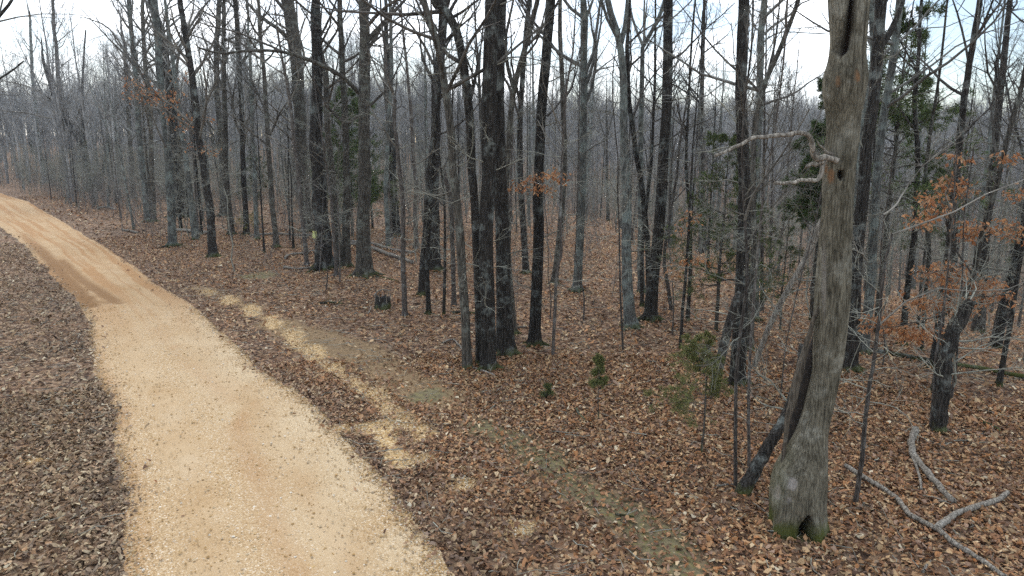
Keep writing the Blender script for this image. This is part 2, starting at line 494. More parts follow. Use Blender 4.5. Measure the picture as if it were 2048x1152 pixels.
def make_road_mat():
    m, t, b, l = new_mat('tan_gravel_road')
    co = node(t, 'ShaderNodeTexCoord')
    v = node(t, 'ShaderNodeTexVoronoi', i_Scale=64.0, i_Randomness=1.0); l(co.outputs['Object'], v.inputs['Vector'])
    s1 = node(t, 'ShaderNodeSeparateColor'); l(v.outputs['Color'], s1.inputs[0])
    stones = ramp(t, [(0.0, (0.27, 0.175, 0.085)), (0.25, (0.38, 0.255, 0.13)), (0.6, (0.46, 0.33, 0.18)), (0.88, (0.56, 0.44, 0.28)), (1.0, (0.76, 0.70, 0.59))])
    l(s1.outputs[0], stones.inputs[0])
    nl = node(t, 'ShaderNodeTexNoise', i_Scale=0.9, i_Detail=6, i_Roughness=0.62); l(co.outputs['Object'], nl.inputs['Vector'])
    fine = node(t, 'ShaderNodeTexNoise', i_Scale=30, i_Detail=5, i_Roughness=0.7); l(co.outputs['Object'], fine.inputs['Vector'])
    sand = ramp(t, [(0.3, (0.365, 0.237, 0.115)), (0.55, (0.432, 0.306, 0.172)), (0.75, (0.49, 0.372, 0.235))]); l(nl.outputs['Fac'], sand.inputs[0])
    # how much loose stone lies on the sand: attribute, broken up by noise
    at = node(t, 'ShaderNodeAttribute', attribute_name='loose')
    ad = node(t, 'ShaderNodeMath', operation='ADD'); l(at.outputs['Fac'], ad.inputs[0])
    sb = node(t, 'ShaderNodeMath', operation='MULTIPLY_ADD'); sb.inputs[1].default_value = 1.6; sb.inputs[2].default_value = -0.8
    l(fine.outputs['Fac'], sb.inputs[0]); l(sb.outputs[0], ad.inputs[1])
    rr_ = ramp(t, [(0.15, grey(0.12)), (0.85, grey(0.95))]); l(ad.outputs[0], rr_.inputs[0])
    mx = mixc(t); l(rr_.outputs[0], mx.inputs['Factor']); l(sand.outputs[0], mx.inputs['A']); l(stones.outputs[0], mx.inputs['B'])
    ar = node(t, 'ShaderNodeAttribute', attribute_name='rut')
    mr = mixc(t); l(ar.outputs['Fac'], mr.inputs['Factor']); l(mx.outputs['Result'], mr.inputs['A']); mr.inputs['B'].default_value = (0.33, 0.175, 0.07, 1)
    ap = node(t, 'ShaderNodeAttribute', attribute_name='pale')
    mp_ = mixc(t); l(ap.outputs['Fac'], mp_.inputs['Factor']); l(mr.outputs['Result'], mp_.inputs['A']); mp_.inputs['B'].default_value = (0.56, 0.455, 0.30, 1)
    adm = node(t, 'ShaderNodeAttribute', attribute_name='damp'); mdm = mixc(t); l(adm.outputs['Fac'], mdm.inputs['Factor']); l(mp_.outputs['Result'], mdm.inputs['A']); mdm.inputs['B'].default_value = (0.15, 0.085, 0.036, 1)
    l(mdm.outputs['Result'], b.inputs['Base Color'])
    b.inputs['Roughness'].default_value = 0.92; b.inputs['Specular IOR Level'].default_value = 0.15
    bp = node(t, 'ShaderNodeBump', i_Strength=0.35, i_Distance=0.02)
    mh = node(t, 'ShaderNodeMath', operation='MULTIPLY'); l(rr_.outputs[0], mh.inputs[0]); l(v.outputs['Distance'], mh.inputs[1])
    l(mh.outputs[0], bp.inputs['Height']); l(bp.outputs[0], b.inputs['Normal'])
    return m
M_ROAD = make_road_mat()

# ------------------------------------------------------------------ ground sheet
def build_ground():
    nth = 420
    rad = np.concatenate([np.linspace(0.3, 5, 18), 5 * (1 + 0.021) ** np.arange(1, 235)])
    rad = rad[rad < 640]; rad = np.append(rad, 680)
    th = np.arange(nth) / nth * 2 * np.pi
    # finer spokes ahead, coarser behind
    th = th - 0.62 * np.sin(th)
    R, T = np.meshgrid(rad, th, indexing='ij')
    # spokes are centred one step beside the camera's foot
    X = 0.8 + R * np.sin(T + np.pi); Y = -1.0 + R * np.cos(T + np.pi)
    Z = HT(X, Y)
    inr = (X > road_l(Y) + 0.25) & (X < road_r(Y) - 0.25) & (Y < 140)
    ins_ = np.minimum(X - road_l(Y), road_r(Y) - X)
    Z = np.where(inr, Z - np.clip(0.03 + 0.25 * (ins_ - 0.25), 0.03, 0.14), Z)
    V = np.stack([X, Y, Z], -1).reshape(-1, 3)
    n, k = R.shape
    i = np.arange(n - 1)[:, None] * k; j = np.arange(k)[None]; j2 = (j + 1) % k
    F = np.stack([i + j, i + k + j, i + k + j2, i + j2], -1).reshape(-1, 4)
    V = np.vstack([V, [[0.8, -1.0, float(HT(0.8, -1.0)) - 0.03]]])
    c = len(V) - 1
    cen = np.array([[c, a, (a + 1) % k, (a + 2) % k] for a in range(0, k, 2)])
    F = np.vstack([F, cen])
    x, y = V[:, 0], V[:, 1]
    far = np.hypot(x, y) > 70
    at = {k_: np.where(far, 0, f(x, y)) for k_, f in (('gravel', m_gravel), ('dirt', m_dirt), ('moss', m_moss))}
    o = link('ground', mesh_np('ground', V, F, attrs=at), M_GROUND)
    tag(o, 'forest floor covered with brown fallen leaves', kind='structure')
build_ground()

def road_edge_noise(y, k):
    return 0.34 * (fbm(y * 0.7 + 31 * k, y * 0 + 2.2 * k, 4) - 0.5) + 0.10 * (vnoise(y * 6 + 7 * k, y * 0 + k) - 0.5)
def build_road():
    ys = np.concatenate([np.arange(-38, 4, 1.0), np.arange(4, 22, 0.07), 22 * 1.012 ** np.arange(0, 150)])
    ys = ys[ys < 135]
    u = np.linspace(-1, 1, 61)
    l_ = road_l(ys) + road_edge_noise(ys, 1); r_ = road_r(ys) + road_edge_noise(ys, 2)
    Uu, Yy = np.meshgrid(u, ys)
    X = (l_[:, None] + r_[:, None]) / 2 + Uu * (r_ - l_)[:, None] / 2
    Z = HT(X, Yy) + 0.045 * (1 - np.abs(Uu) ** 3) - 0.012 * np.exp(-((np.abs(Uu + 0.02) - 0.5) / 0.16) ** 2) + 0.02 * (fbm(X * 2, Yy * 2, 3) - 0.5)
    Z = Z - 0.03 * (np.abs(Uu) > 0.985)
    # the washed-out double rut where the road starts to bend
    def px_line(pts): return np.array([flat(a, b)[:2] for a, b in pts])
    ra = px_line([(120, 520), (160, 560), (205, 590), (230, 605)])
    rb = px_line([(40, 462), (110, 530), (160, 590), (182, 612)])
    rc = px_line([(190, 605), (240, 608)])
    rut = np.zeros_like(X)
    for q, wd, am in ((ra, 0.32, 0.8), (rb, 0.42, 0.9), (rc, 0.25, 0.6)):
        d = dist_poly(q, X, Yy) * (0.7 + 0.6 * fbm(X * 1.5, Yy * 1.5, 3))
        rut = np.maximum(rut, am * (1 - sstep(wd * 0.2, wd, d)))
    fade = sstep(45, 26, Yy)
    damp = np.clip(rut * fade * 0.75, 0, 0.62)
    rut *= fade
    Z -= 0.05 * rut * sstep(0.0, 0.5, np.minimum(X - l_[:, None], r_[:, None] - X))
    sandy = sstep(14, 24, Yy)
    streak = fbm(Uu * 9 + 3, Yy * 0.12, 3)
    rut = np.maximum(rut, sandy * (0.12 + 0.62 * sstep(0.40, 0.66, streak)))
    gold = (0.5 * np.exp(-((Uu - 0.10 - 0.08 * np.sin(Yy * 0.6)) / 0.13) ** 2) + 0.45 * sstep(-0.72, -0.95, Uu)) * (1 - sandy) * sstep(0.25, 0.6, fbm(X * 1.6 + 4, Yy * 0.7, 4))
    rut = np.maximum(rut, gold)
    rut = np.maximum(rut, 0.22 * np.exp(-((Uu - 0.42 - 0.1 * np.sin(Yy * 0.5)) / 0.1) ** 2) * (1 - sandy) * sstep(0.35, 0.6, fbm(X * 1.2, Yy * 0.5, 3)))
    tr = np.exp(-((np.abs(Uu + 0.04) - 0.42) / 0.2) ** 2)
    loose = np.clip(0.75 - 0.55 * tr + 0.5 * (fbm(X * 0.8, Yy * 0.8, 3) - 0.5), 0, 1) * (1 - 0.7 * sandy)
    loose = np.maximum(loose, 0.9 * sstep(0.80, 0.95, np.abs(Uu)) * (1 - 0.6 * sandy))
    pale = 0.6 * sstep(0.1, 0.9, Uu) * (1 - sandy) * sstep(0.28, 0.6, fbm(X * 1.2, Yy * 0.6, 4)) + 0.3 * np.exp(-((Uu - 0.12) / 0.22) ** 2) * (1 - sandy) * sstep(0.4, 0.65, fbm(X * 0.7 + 5, Yy * 0.4, 3))
    pale = np.clip(pale + 0.2 * tr * (1 - sandy) * sstep(0.3, 0.6, fbm(X * 0.9 + 8, Yy * 0.35, 3)), 0, 0.85)
    V = np.stack([X, Yy, Z], -1).reshape(-1, 3)
    n, k = X.shape
    i = np.arange(n - 1)[:, None] * k; j = np.arange(k - 1)[None]
    F = np.stack([i + j, i + j + 1, i + k + j + 1, i + k + j], -1).reshape(-1, 4)
    o = link('dirt_road', mesh_np('dirt_road', V, F, attrs={'damp': damp.ravel(), 'rut': rut.ravel(), 'loose': loose.ravel(), 'pale': pale.ravel()}), M_ROAD)
    tag(o, 'tan gravel road curving away to the left through the woods', kind='structure')
build_road()
def road_signed(x, y):
    """metres inside the road (positive) or outside (negative), measured along x and scaled to perpendicular"""
    s = np.where(np.asarray(y) > 16, 0.75, 0.97)
    return np.minimum(x - road_l(y) - road_edge_noise(y, 1), road_r(y) + road_edge_noise(y, 2) - x) * s

# ------------------------------------------------------------------ fallen leaves and gravel stones
PAL = np.array([[0.205, 0.105, 0.062], [0.28, 0.165, 0.10], [0.15, 0.08, 0.052], [0.33, 0.225, 0.145], [0.21, 0.14, 0.115], [0.17, 0.11, 0.09],
                [0.38, 0.29, 0.21], [0.26, 0.125, 0.06], [0.44, 0.38, 0.32], [0.10, 0.055, 0.04]])
PALW = np.array([0.2, 0.20, 0.11, 0.15, 0.08, 0.06, 0.06, 0.09, 0.015, 0.06])
def leaf_cloud(name, rng, n, rmin, rmax, smin, smax, half=0.86, simple=False):
    """leaves scattered over the ground ring rmin..rmax in front of the road's foot"""
    r = np.sqrt(rng.uniform(rmin ** 2, rmax ** 2, n))
    a = rng.uniform(-half, half, n)
    x = r * np.sin(a); y = r * np.cos(a)
    pr = np.ones(n)
    pr *= 1 - 0.88 * m_dirt(x, y)
    pr *= 1 - 0.88 * sstep(0.2, 0.8, m_gravel(x, y))
    pr *= 1 - 0.72 * m_moss(x, y)
    ins = road_signed(x, y)
    pr *= np.where(ins > 0, 0.5 * np.exp(-np.maximum(ins, 0) / 0.12) + 0.00015, 1.0)
    pr *= np.clip(0.25 + 1.5 * fbm(x * 0.7 + 2, y * 0.7, 4), 0, 1)
    keep = rng.random(n) < pr
    x, y, ins = x[keep], y[keep], ins[keep]; n = len(x)
    ci = rng.choice(len(PAL), n, p=PALW / PALW.sum())
    c = PAL[ci] * np.array([1.24, 1.22, 1.0]) * rng.uniform(0.66, 1.34, (n, 1))
    left = (x < road_l(y) + 0.3)
    g = c.mean(1, keepdims=True)
    c = np.where(left[:, None], (0.62 * c + 0.38 * g * np.array([1.2, 1.04, 0.68])) * 0.98, c)
    edge = np.exp(-np.abs(ins) / 0.6)[:, None] * 0.5
    c = c * (1 - edge) + edge * (0.5 * g * np.array([1.15, 1.0, 0.8]) + 0.5 * c)
    c *= (0.72 + 0.56 * fbm(x * 0.45, y * 0.45, 4))[:, None]
    wet = sstep(0.55, 0.7, fbm(x * 0.9 + 40, y * 0.9, 3))[:, None]
    c = c * (1 - 0.35 * wet) + 0.35 * wet * c * np.array([0.8, 0.86, 0.92])
    L_ = np.clip(rng.lognormal(math.log((smin + smax) / 2), 0.33, n), smin * 0.7, smax * 1.3); W_ = L_ * rng.uniform(0.4, 0.62, n)
    yaw = rng.uniform(0, 2 * np.pi, n)
    curl = rng.normal(0.0, 0.28, n); fold = rng.uniform(-0.1, 0.55, n)
    tx = rng.normal(0, 0.36, n); ty = rng.normal(0, 0.36, n)
    # outline: base, 2 low sides, 2 high sides, tip
    U = np.array([-0.5, -0.18, -0.18, 0.22, 0.22, 0.5]); S = np.array([0, 0.42, -0.42, 0.5, -0.5, 0])
    lu = U[None] * L_[:, None]; ls = S[None] * W_[:, None] * 1.0
    lu = lu + rng.normal(0, 0.09, (n, 6)) * L_[:, None]
    ls = ls + rng.normal(0, 0.08, (n, 6)) * L_[:, None]
    lz = np.abs(S)[None] * (W_ * fold)[:, None] * 1.2 + (U ** 2)[None] * (L_ * curl)[:, None] * 3
    lz = lz + lu * tx[:, None] + ls * ty[:, None]
    lz = lz - lz.min(1, keepdims=True) * 0.75
    cy_, sy_ = np.cos(yaw)[:, None], np.sin(yaw)[:, None]
    X = x[:, None] + lu * cy_ - ls * sy_; Y = y[:, None] + lu * sy_ + ls * cy_
    base = HT(x, y) + rng.uniform(0.004, 0.03, n) + np.where(ins > 0.05, 0.03, 0)
    Z = base[:, None] + lz
    V = np.stack([X, Y, Z], -1)
    if simple:       # one bent face
        V = V[:, [0, 3, 5, 2]].reshape(-1, 3); F = np.arange(n)[:, None] * 4 + np.arange(4)[None]
        cols = np.repeat(c, 4, 0)
    else:
        V = V.reshape(-1, 3); o = np.arange(n)[:, None] * 6
        F = np.concatenate([o + np.array([[0, 1, 3, 5]]), o + np.array([[0, 5, 4, 2]])])
        cols = np.repeat(c, 6, 0)
    ob = link(name, mesh_np(name, V, F, smooth=False, cols=cols), M_LEAF)
    return ob
tag(leaf_cloud('fallen_leaves', np.random.default_rng(1), 150000, 5.5, 15.5, 0.032, 0.078), 'brown fallen leaves lying on the near forest floor', 'leaves', kind='stuff')
tag(leaf_cloud('fallen_leaves', np.random.default_rng(2), 185000, 13, 42, 0.06, 0.115, half=0.8, simple=True), 'brown fallen leaves spread deeper among the trunks', 'leaves', kind='stuff')
tag(leaf_cloud('fallen_leaves', np.random.default_rng(4), 45000, 41, 85, 0.12, 0.22, half=0.76, simple=True), 'brown fallen leaves on the far forest floor and verge', 'leaves', kind='stuff')

def stones(rng, n):
    y = 5.5 + 15 * rng.random(n) ** 1.5
    u = np.where(rng.random(n) < 0.45, 1 - np.abs(rng.normal(0, 0.1, n)), rng.uniform(-1.02, 1.02, n))
    u = np.where(rng.random(n) < 0.18, -1 + np.abs(rng.normal(0, 0.06, n)), u)
    x = (road_l(y) + road_r(y)) / 2 + u * (road_r(y) - road_l(y)) / 2
    ng = n // 4
    seg = GRAVEL_LINE; i = rng.integers(0, len(seg) - 1, ng); t = rng.random((ng, 1))
    q = seg[i] * (1 - t) + seg[i + 1] * t + rng.normal(0, 0.2, (ng, 2))
    x[:ng], y[:ng] = q[:, 0], q[:, 1]
    k = 0
    for p, r in SPOTS_G:
        m = ng // 14
        x[ng + k:ng + k + m] = p[0] + rng.normal(0, r * 0.5, m); y[ng + k:ng + k + m] = p[1] + rng.normal(0, r * 0.4, m); k += m
    s = rng.uniform(0.005, 0.014, n) * rng.choice([1, 1, 1, 1, 1.8], n)
    base = np.array([[1, 0, 0], [0, 1, 0], [-1, 0, 0], [0, -1, 0], [0, 0, 0.75], [0, 0, -0.6]])
    V = base[None] * s[:, None, None] * rng.uniform(0.6, 1.3, (n, 6, 1))
    a = rng.uniform(0, 6.28, n)[:, None]
    X = V[..., 0] * np.cos(a) - V[..., 1] * np.sin(a) + x[:, None]
    Y = V[..., 0] * np.sin(a) + V[..., 1] * np.cos(a) + y[:, None]
    ins = road_signed(x, y)
    Z = V[..., 2] + (HT(x, y) + s * 0.3 + np.where(ins > 0, 0.04 * np.clip(ins / 0.5, 0, 1), 0.004))[:, None]
    V = np.stack([X, Y, Z], -1).reshape(-1, 3)
    o = np.arange(n)[:, None] * 6
    F = np.concatenate([o + np.array([[a_, b_, c_]]) for a_, b_, c_ in ((0, 1, 4), (1, 2, 4), (2, 3, 4), (3, 0, 4), (1, 0, 5), (2, 1, 5), (3, 2, 5), (0, 3, 5))])
    P = np.array([[0.42, 0.27, 0.115], [0.50, 0.345, 0.165], [0.54, 0.42, 0.26], [0.68, 0.62, 0.51], [0.33, 0.20, 0.085], [0.45, 0.35, 0.23]])
    c = P[rng.choice(6, n, p=[0.27, 0.32, 0.22, 0.08, 0.03, 0.08])] * rng.uniform(0.8, 1.15, (n, 1))
    return mesh_np('gravel', V, F, smooth=False, cols=np.repeat(c, 6, 0))
tag(link('gravel', stones(np.random.default_rng(3), 26000), M_STONE), 'loose tan gravel stones on the road and its spilled edge', 'gravel', kind='stuff')

# ------------------------------------------------------------------ clinging leaves and cedar sprays
def blades(rng, P, D, length, width, cols, droop=0.0, spread=0.6):
    """one folded leaf or spray (2 triangles) at each point P along direction D"""
    n = len(P)
    d = unit(D + rng.normal(0, spread, (n, 3)) + np.array([0, 0, -droop]))
    rv = rng.normal(size=(n, 3)); s = unit(np.cross(d, rv))
    nn = np.cross(d, s)
    l_ = length * rng.uniform(0.6, 1.35, (n, 1)); w_ = width * rng.uniform(0.6, 1.35, (n, 1))
    V = np.stack([P, P + d * l_ * 0.5 + s * w_ * 0.5 + nn * w_ * 0.25, P + d * l_, P + d * l_ * 0.45 - s * w_ * 0.5 + nn * w_ * 0.25], 1).reshape(-1, 3)
    F = (np.arange(n)[:, None] * 4 + np.arange(4)[None])
    return V, F, np.repeat(cols, 4, 0)
ORANGE = np.array([[0.42, 0.19, 0.08], [0.50, 0.26, 0.12], [0.33, 0.145, 0.065], [0.46, 0.28, 0.155]])
def leaf_clusters(rng, centres, n_each, spread, size):
    Cc = np.repeat(np.asarray(centres), n_each, 0)
    P = Cc + rng.normal(0, 1, Cc.shape) * np.array([spread, spread, spread * 0.55])
    cols = ORANGE[rng.integers(0, 4, len(P))] * rng.uniform(0.75, 1.2, (len(P), 1))
    V, F, c = blades(rng, P, rng.normal(0, 1, P.shape) * np.array([1, 1, 0.3]), size, size * 0.5, cols, droop=0.9, spread=0.3)
    return V, F, c

# ------------------------------------------------------------------ trees
def crown_detail(rng, tb, P1, R1, lvl):
    """sub-branches and twigs on the given limbs; lvl 0 coarse .. 3 fine"""
    if len(P1) == 0: return
    L1 = lens(P1)
    n2 = (3, 5, 6, 8)[lvl]
    P2, R2 = sprout(rng, P1, R1, n2, 0.2, 1.0, (0.75, 0.22), L1 * 0.5, N=5, wob=0.17, trop=0.06, rr=0.6, rmax=0.03, rmin=0.004, shrink=0.55)
    tb.add(P2, R2, 3)
    n3 = (0, 3, 4, 5)[lvl]
    if n3:
        P3, R3 = sprout(rng, P2, R2, n3, 0.2, 1.0, (0.7, 0.25), lens(P2) * 0.55, N=3, wob=0.2, trop=0.05, rr=0.6, rmax=0.012, rmin=0.0032, shrink=0.4)
        tb.add(P3, R3, 3)
        if lvl == 3 and False:
            P4, R4 = sprout(rng, P3, R3, 3, 0.2, 1.0, (0.7, 0.25), lens(P3) * 0.6, N=3, wob=0.2, trop=0.05, rr=0.6, rmax=0.008, rmin=0.003, shrink=0.4)
            tb.add(P4, R4, 3)

def root_flare(rng, tr, base, r, n=5, amt=1.0, sides=6):
    """short buttress roots leaving the foot of a trunk"""
    for k in range(n):
        a = k / n * 6.283 + rng.uniform(-0.4, 0.4)
        ln = r * rng.uniform(1.6, 2.6) * amt
        d = np.array([math.cos(a), math.sin(a), 0])
        q0 = base + d * r * 0.55 + np.array([0, 0, r * 1.7 * amt]); q1 = base + d * r * 1.1 + np.array([0, 0, r * 0.45]); q2 = base + d * (r + ln * 0.55); q3 = base + d * (r + ln)
        for q, dz in ((q2, -0.01), (q3, -0.09)):
            q[2] = float(HT(q[0], q[1])) + dz
        P, R = resample([q0, q1, q2, q3], 9, [r * 0.30, r * 0.42, r * 0.24, r * 0.10])
        P = P - base
        tr.add(P, R, sides)

def hero(label, kind, pts, w, limbs=(), H=17.0, low=6, lvl=1, lowlen=1.1, name='bare_tree', cat='tree', flare=0.45, crown_from=None, wtop=None,
         leaves=None, lean=0.0, seed=None, broken=False, sides=12, roots=None, ncrown=11, group=None, leafn=26, leafs=0.13, leafsize=0.11, base=None, depth=None):
    """a tree whose foot stands at pts[0] of the photograph; the stem runs through pts, then on up to height H.
    limbs: (list of points, width px, depth offset m at the end)"""
    spread = pts[0][0] < 640 and w > 8 and not broken
    if spread: ncrown = 15; lvl = 3 if w < 16 else 2; crown_from = 4.2 if crown_from is None else crown_from
    rng = np.random.default_rng(seed if seed is not None else abs(hash((pts[0][0], pts[0][1]))) % 100000)
    B = ground(*pts[0]) if base is None else np.array([base[0], base[1], float(HT(*base))])
    Y = B[1]
    Q = [B.copy()] + [onplane(a, b, Y) for a, b in pts[1:]]
    for i, q in enumerate(Q):
        if i: q[1] += lean * (q[2] - B[2])
    ppm = depth_of(B + np.array([0, 0, 1.5])) / FPX
    r0 = w * ppm / 2
    r1 = (wtop if wtop else w * 0.78) * ppm / 2
    hs = [q[2] - B[2] for q in Q]
    rads = [r0 + (r1 - r0) * (h / max(hs[-1], 1e-3)) for h in hs]
    if broken: rads[-1] *= 0.9
    zt = hs[-1]
    if not broken: H = max(H, zt + 3.5)
    if not broken and H > zt + 0.5:
        d = unit(Q[-1] - Q[-2]); n_ext = 5
        stp = (H - zt) / n_ext; p = Q[-1]
        for k in range(n_ext):
            d = unit(d * 0.7 + np.array([rng.normal(0, 0.07), rng.normal(0, 0.07), 0.5]))
            p = p + d * stp; Q.append(p); rads.append(max(r1 * (1 - (k + 1) / n_ext) ** 0.8, 0.012))
    L_ = np.array(Q) - B
    N = int(np.clip(18 + len(pts) * 3, 20, 44))
    P, R = resample(L_, N, rads, rng, wob=r0 * 0.10)
    # the foot goes a little into the soil and swells
    zz = P[:, 2]
    extra = np.array([[0, 0, -0.12], [0, 0, 0.0], P[0] + (P[1] - P[0]) * 0.12, P[0] + (P[1] - P[0]) * 0.3, P[0] + (P[1] - P[0]) * 0.6])
    P = np.vstack([extra, P[1:]])
    Rz = np.interp(P[:, 2], zz, R) if np.all(np.diff(zz) > 0) else np.concatenate([np.full(5, R[0]), R[1:]])
    R = Rz * (1 + flare * np.exp(-np.maximum(P[:, 2], 0) / (2.2 * r0 + 0.02)))
    R *= 1 + rng.normal(0, 0.025, len(R))
    root = empty(name, B)
    tag(root, label, cat, group)
    tr = Tubes()
    tr.add(P, R, sides, cap=broken)
    if roots is None: roots = 5 if r0 > 0.07 else 0
    if roots: root_flare(rng, tr, B, r0 * 1.08, roots)
    tb = Tubes()
    LP, LR = [], []
    for lb in limbs:
        lp, lw, dof = lb[:3]
        q = [onplane(a, b, Y) for a, b in lp]
        for i, s_ in enumerate(q):
            s_[1] += lean * (s_[2] - B[2]) + dof * (i / max(1, len(q) - 1)) ** 0.8
            if dof:      # keep the place in the picture while it comes nearer or goes back
                e = onplane(lp[i][0], lp[i][1], s_[1]); q[i] = e
        q = np.array(q) - B
        outside = lp[-1][1] <= 4 or lp[-1][0] < 0 or lp[-1][0] > 2048
        if outside:
            d = unit(q[-1] - q[-2]); d = unit(d + np.array([0, 0, 0.35]))
            ln = max(1.2, min(4.0, (H - q[-1][2]) * 0.5))
            q = np.vstack([q, q[-1] + d * ln * 0.5, q[-1] + d * ln + np.array([0, 0, 0.2])])
        rr = np.linspace(lw * ppm / 2, lw * ppm / 2 * (0.2 if outside else 0.35), len(q))
        pp, rr = resample(q, 14, rr, rng, wob=0.012)
        big = lw > 7
        (tr if big else tb).add(pp, rr, 8 if big else 5)
        LP.append(pp); LR.append(rr)
    if LP:
        crown_detail(rng, tb, np.array(LP), np.array(LR), max(lvl, 1))
    if not broken:
        cf = crown_from if crown_from is not None else max(zt * 0.8, H * 0.42) if w > 19 else min(max(zt * 0.7, 3.0), 5.5)
        t0 = np.interp(cf, P[:, 2], np.linspace(0, 1, len(P)))
        P1, R1 = sprout(rng, P[None], R[None], ncrown, float(t0), 0.97, (0.85, 0.2), H * (0.30 if spread else 0.24), N=8, wob=0.13, trop=0.09, rr=0.55, rmax=0.07, rmin=0.008, shrink=0.65)
        tb.add(P1, R1, 5)
        crown_detail(rng, tb, P1, R1, lvl)
    if low:
        ta = np.interp(min(1.2, 0.3 * P[-1, 2]), P[:, 2], np.linspace(0, 1, len(P))); tz = np.interp(max(min(H * 0.55, P[-1, 2] * 0.95), 1.5), P[:, 2], np.linspace(0, 1, len(P)))
        P1, R1 = sprout(rng, P[None], R[None], int(low * 1.7), float(ta), float(max(tz, ta + 0.1)), (1.25, 0.25), lowlen * 1.15, N=6, wob=0.2, trop=0.02, rr=0.3, rmax=0.016, rmin=0.004, shrink=0.1)
        tb.slot = 1
        tb.add(P1, R1, 4)
        crown_detail(rng, tb, P1, R1, 1)
    trunk = link('trunk', tr.mesh('trunk'), M_BARK[kind], root)
    if tb.n: link('crown', tb.mesh('crown'), M_TWIG['pale' if spread and kind == 'pale' else 'sap' if spread else kind if kind in M_TWIG else 'mid'], root).data.materials.append(M_TWIG['lichen'])  # holds the low trunk twigs as well as the crown limbs
    if leaves:
        cs = np.array([onplane(a, b, Y + rng.uniform(-0.5, 0.5)) for a, b in leaves]) - B
        V, F, c = leaf_clusters(rng, cs, leafn, leafs, leafsize)
        link('leaves', mesh_np('leaves', V, F, smooth=False, cols=c), M_HANG, root)
    return root

# --- the dark cluster in the middle
hero('tall dark thick trunk with grey lichen, front of the central cluster', 'dark', [(976, 738), (976, 620), (975, 520), (977, 350), (979, 200), (984, 90), (986, 0)], 29, wtop=27, H=19, low=9, sides=16, flare=0.3)
hero('dark flared trunk close behind the lichened central trunk, on its right', 'dark', [(1012, 708), (1010, 620), (1007, 520), (1003, 430), (999, 330), (997, 200), (998, 90), (1000, 0)], 31, wtop=22, H=18, low=7, sides=16, flare=0.65, seed=4)
hero('slim brown trunk forking into a V behind the central cluster', 'mid', [(1026, 668), (1016, 520), (1012, 380), (1018, 278), (1028, 180), (1052, 90), (1075, 0)], 15, wtop=9,
     limbs=[([(1028, 178), (1014, 130), (1010, 80), (1020, 30), (1028, 0)], 8, 0.3), ([(1047, 100), (1075, 70), (1110, 45)], 4, 0.2)], H=15, low=6)
hero('leaning brownish-grey smooth trunk, leftmost of the central cluster', 'mid', [(935, 738), (929, 620), (921, 480), (908, 347), (902, 278), (888, 156), (874, 90), (860, 45), (846, 0)], 19, wtop=12, H=15, low=6, flare=0.25, roots=0,
     limbs=[([(866, 128), (850, 95), (838, 75), (815, 40), (780, 0)], 6, 0.3)])
hero('dark trunk bending left at its top, between the central trunks', 'dark', [(960, 728), (957, 600), (953, 489), (943, 350), (939, 226), (923, 104), (908, 45), (880, 8), (862, -20)], 18, wtop=16, H=15, low=6, flare=0.2, roots=0)
hero('dark trunk with flared foot and yellow moss, right of the cluster', 'dark', [(1069, 690), (1074, 600), (1076, 480), (1078, 380), (1081, 243), (1090, 139), (1098, 35), (1102, 0)], 23, wtop=17, H=18, low=8, flare=0.5, sides=16,
     limbs=[([(1094, 232), (1120, 205), (1145, 170), (1163, 80)], 5, 0.4)])
hero('thin leaning sapling with orange leaves right of the dark flared trunk', 'sap', [(1105, 712), (1110, 610), (1114, 540), (1123, 505), (1121, 440), (1124, 312), (1130, 226), (1134, 170)], 7, wtop=4, H=8, low=6, lvl=2, name='sapling', flare=0.15,
     limbs=[([(1121, 400), (1095, 375), (1060, 365), (1035, 372)], 2.5, -0.3), ([(1124, 320), (1135, 280), (1150, 230)], 2.5, 0.2)],
     leaves=[(1030, 376), (1045, 368), (1058, 360), (1072, 352), (1085, 372), (1070, 378), (1092, 352), (1118, 352), (1125, 360), (1112, 346), (1100, 380)], leafn=22, leafs=0.09, leafsize=0.10)
# --- right of the cluster
hero('dark short-looking trunk standing back between cluster and mossy trunk', 'dark', [(1052, 547), (1048, 470), (1041, 350), (1040, 240), (1048, 120), (1060, 0)], 13, wtop=9, H=17, low=5)
hero('purplish grey trunk behind the thin orange-leaved sapling', 'mid', [(1108, 568), (1118, 480), (1126, 380), (1128, 260), (1122, 120), (1120, 0)], 13, wtop=8, H=17, low=5)
hero('pale straight trunk with flared dark foot in the open leaf floor', 'pale', [(1154, 582), (1158, 520), (1163, 430), (1166, 278), (1169, 104), (1170, 30), (1163, -20)], 17, wtop=12, H=19, low=8, flare=0.6,
     limbs=[([(1170, 40), (1182, 10), (1190, -15)], 7, 0.2), ([(1160, 310), (1200, 285), (1240, 262)], 4, -0.5)])
hero('pale grey trunk forking high into a Y, foot swept to one side', 'pale', [(1262, 655), (1256, 580), (1254, 500), (1252, 400), (1249, 271), (1246, 139), (1239, 76), (1222, 30), (1214, 0)], 23, wtop=11, H=17, low=8, flare=0.35, sides=14,
     limbs=[([(1242, 86), (1250, 50), (1254, 0)], 11, 0.2)])
hero('dark trunk with grey lichen beside the pale Y-forked trunk', 'dark', [(1301, 640), (1305, 570), (1316, 490), (1322, 400), (1327, 340), (1333, 226), (1338, 87), (1336, 0)], 24, wtop=17, H=19, low=8, flare=0.3, sides=14,
     limbs=[([(1338, 120), (1365, 105), (1400, 70), (1470, 5)], 5, -0.5)])
hero('thin dark stem crossing in front of the lichened trunk at the Y fork', 'dark', [(1298, 606), (1296, 500), (1289, 420), (1282, 365), (1268, 275), (1259, 215), (1256, 150)], 12, wtop=9, H=11, low=6, flare=0.15)
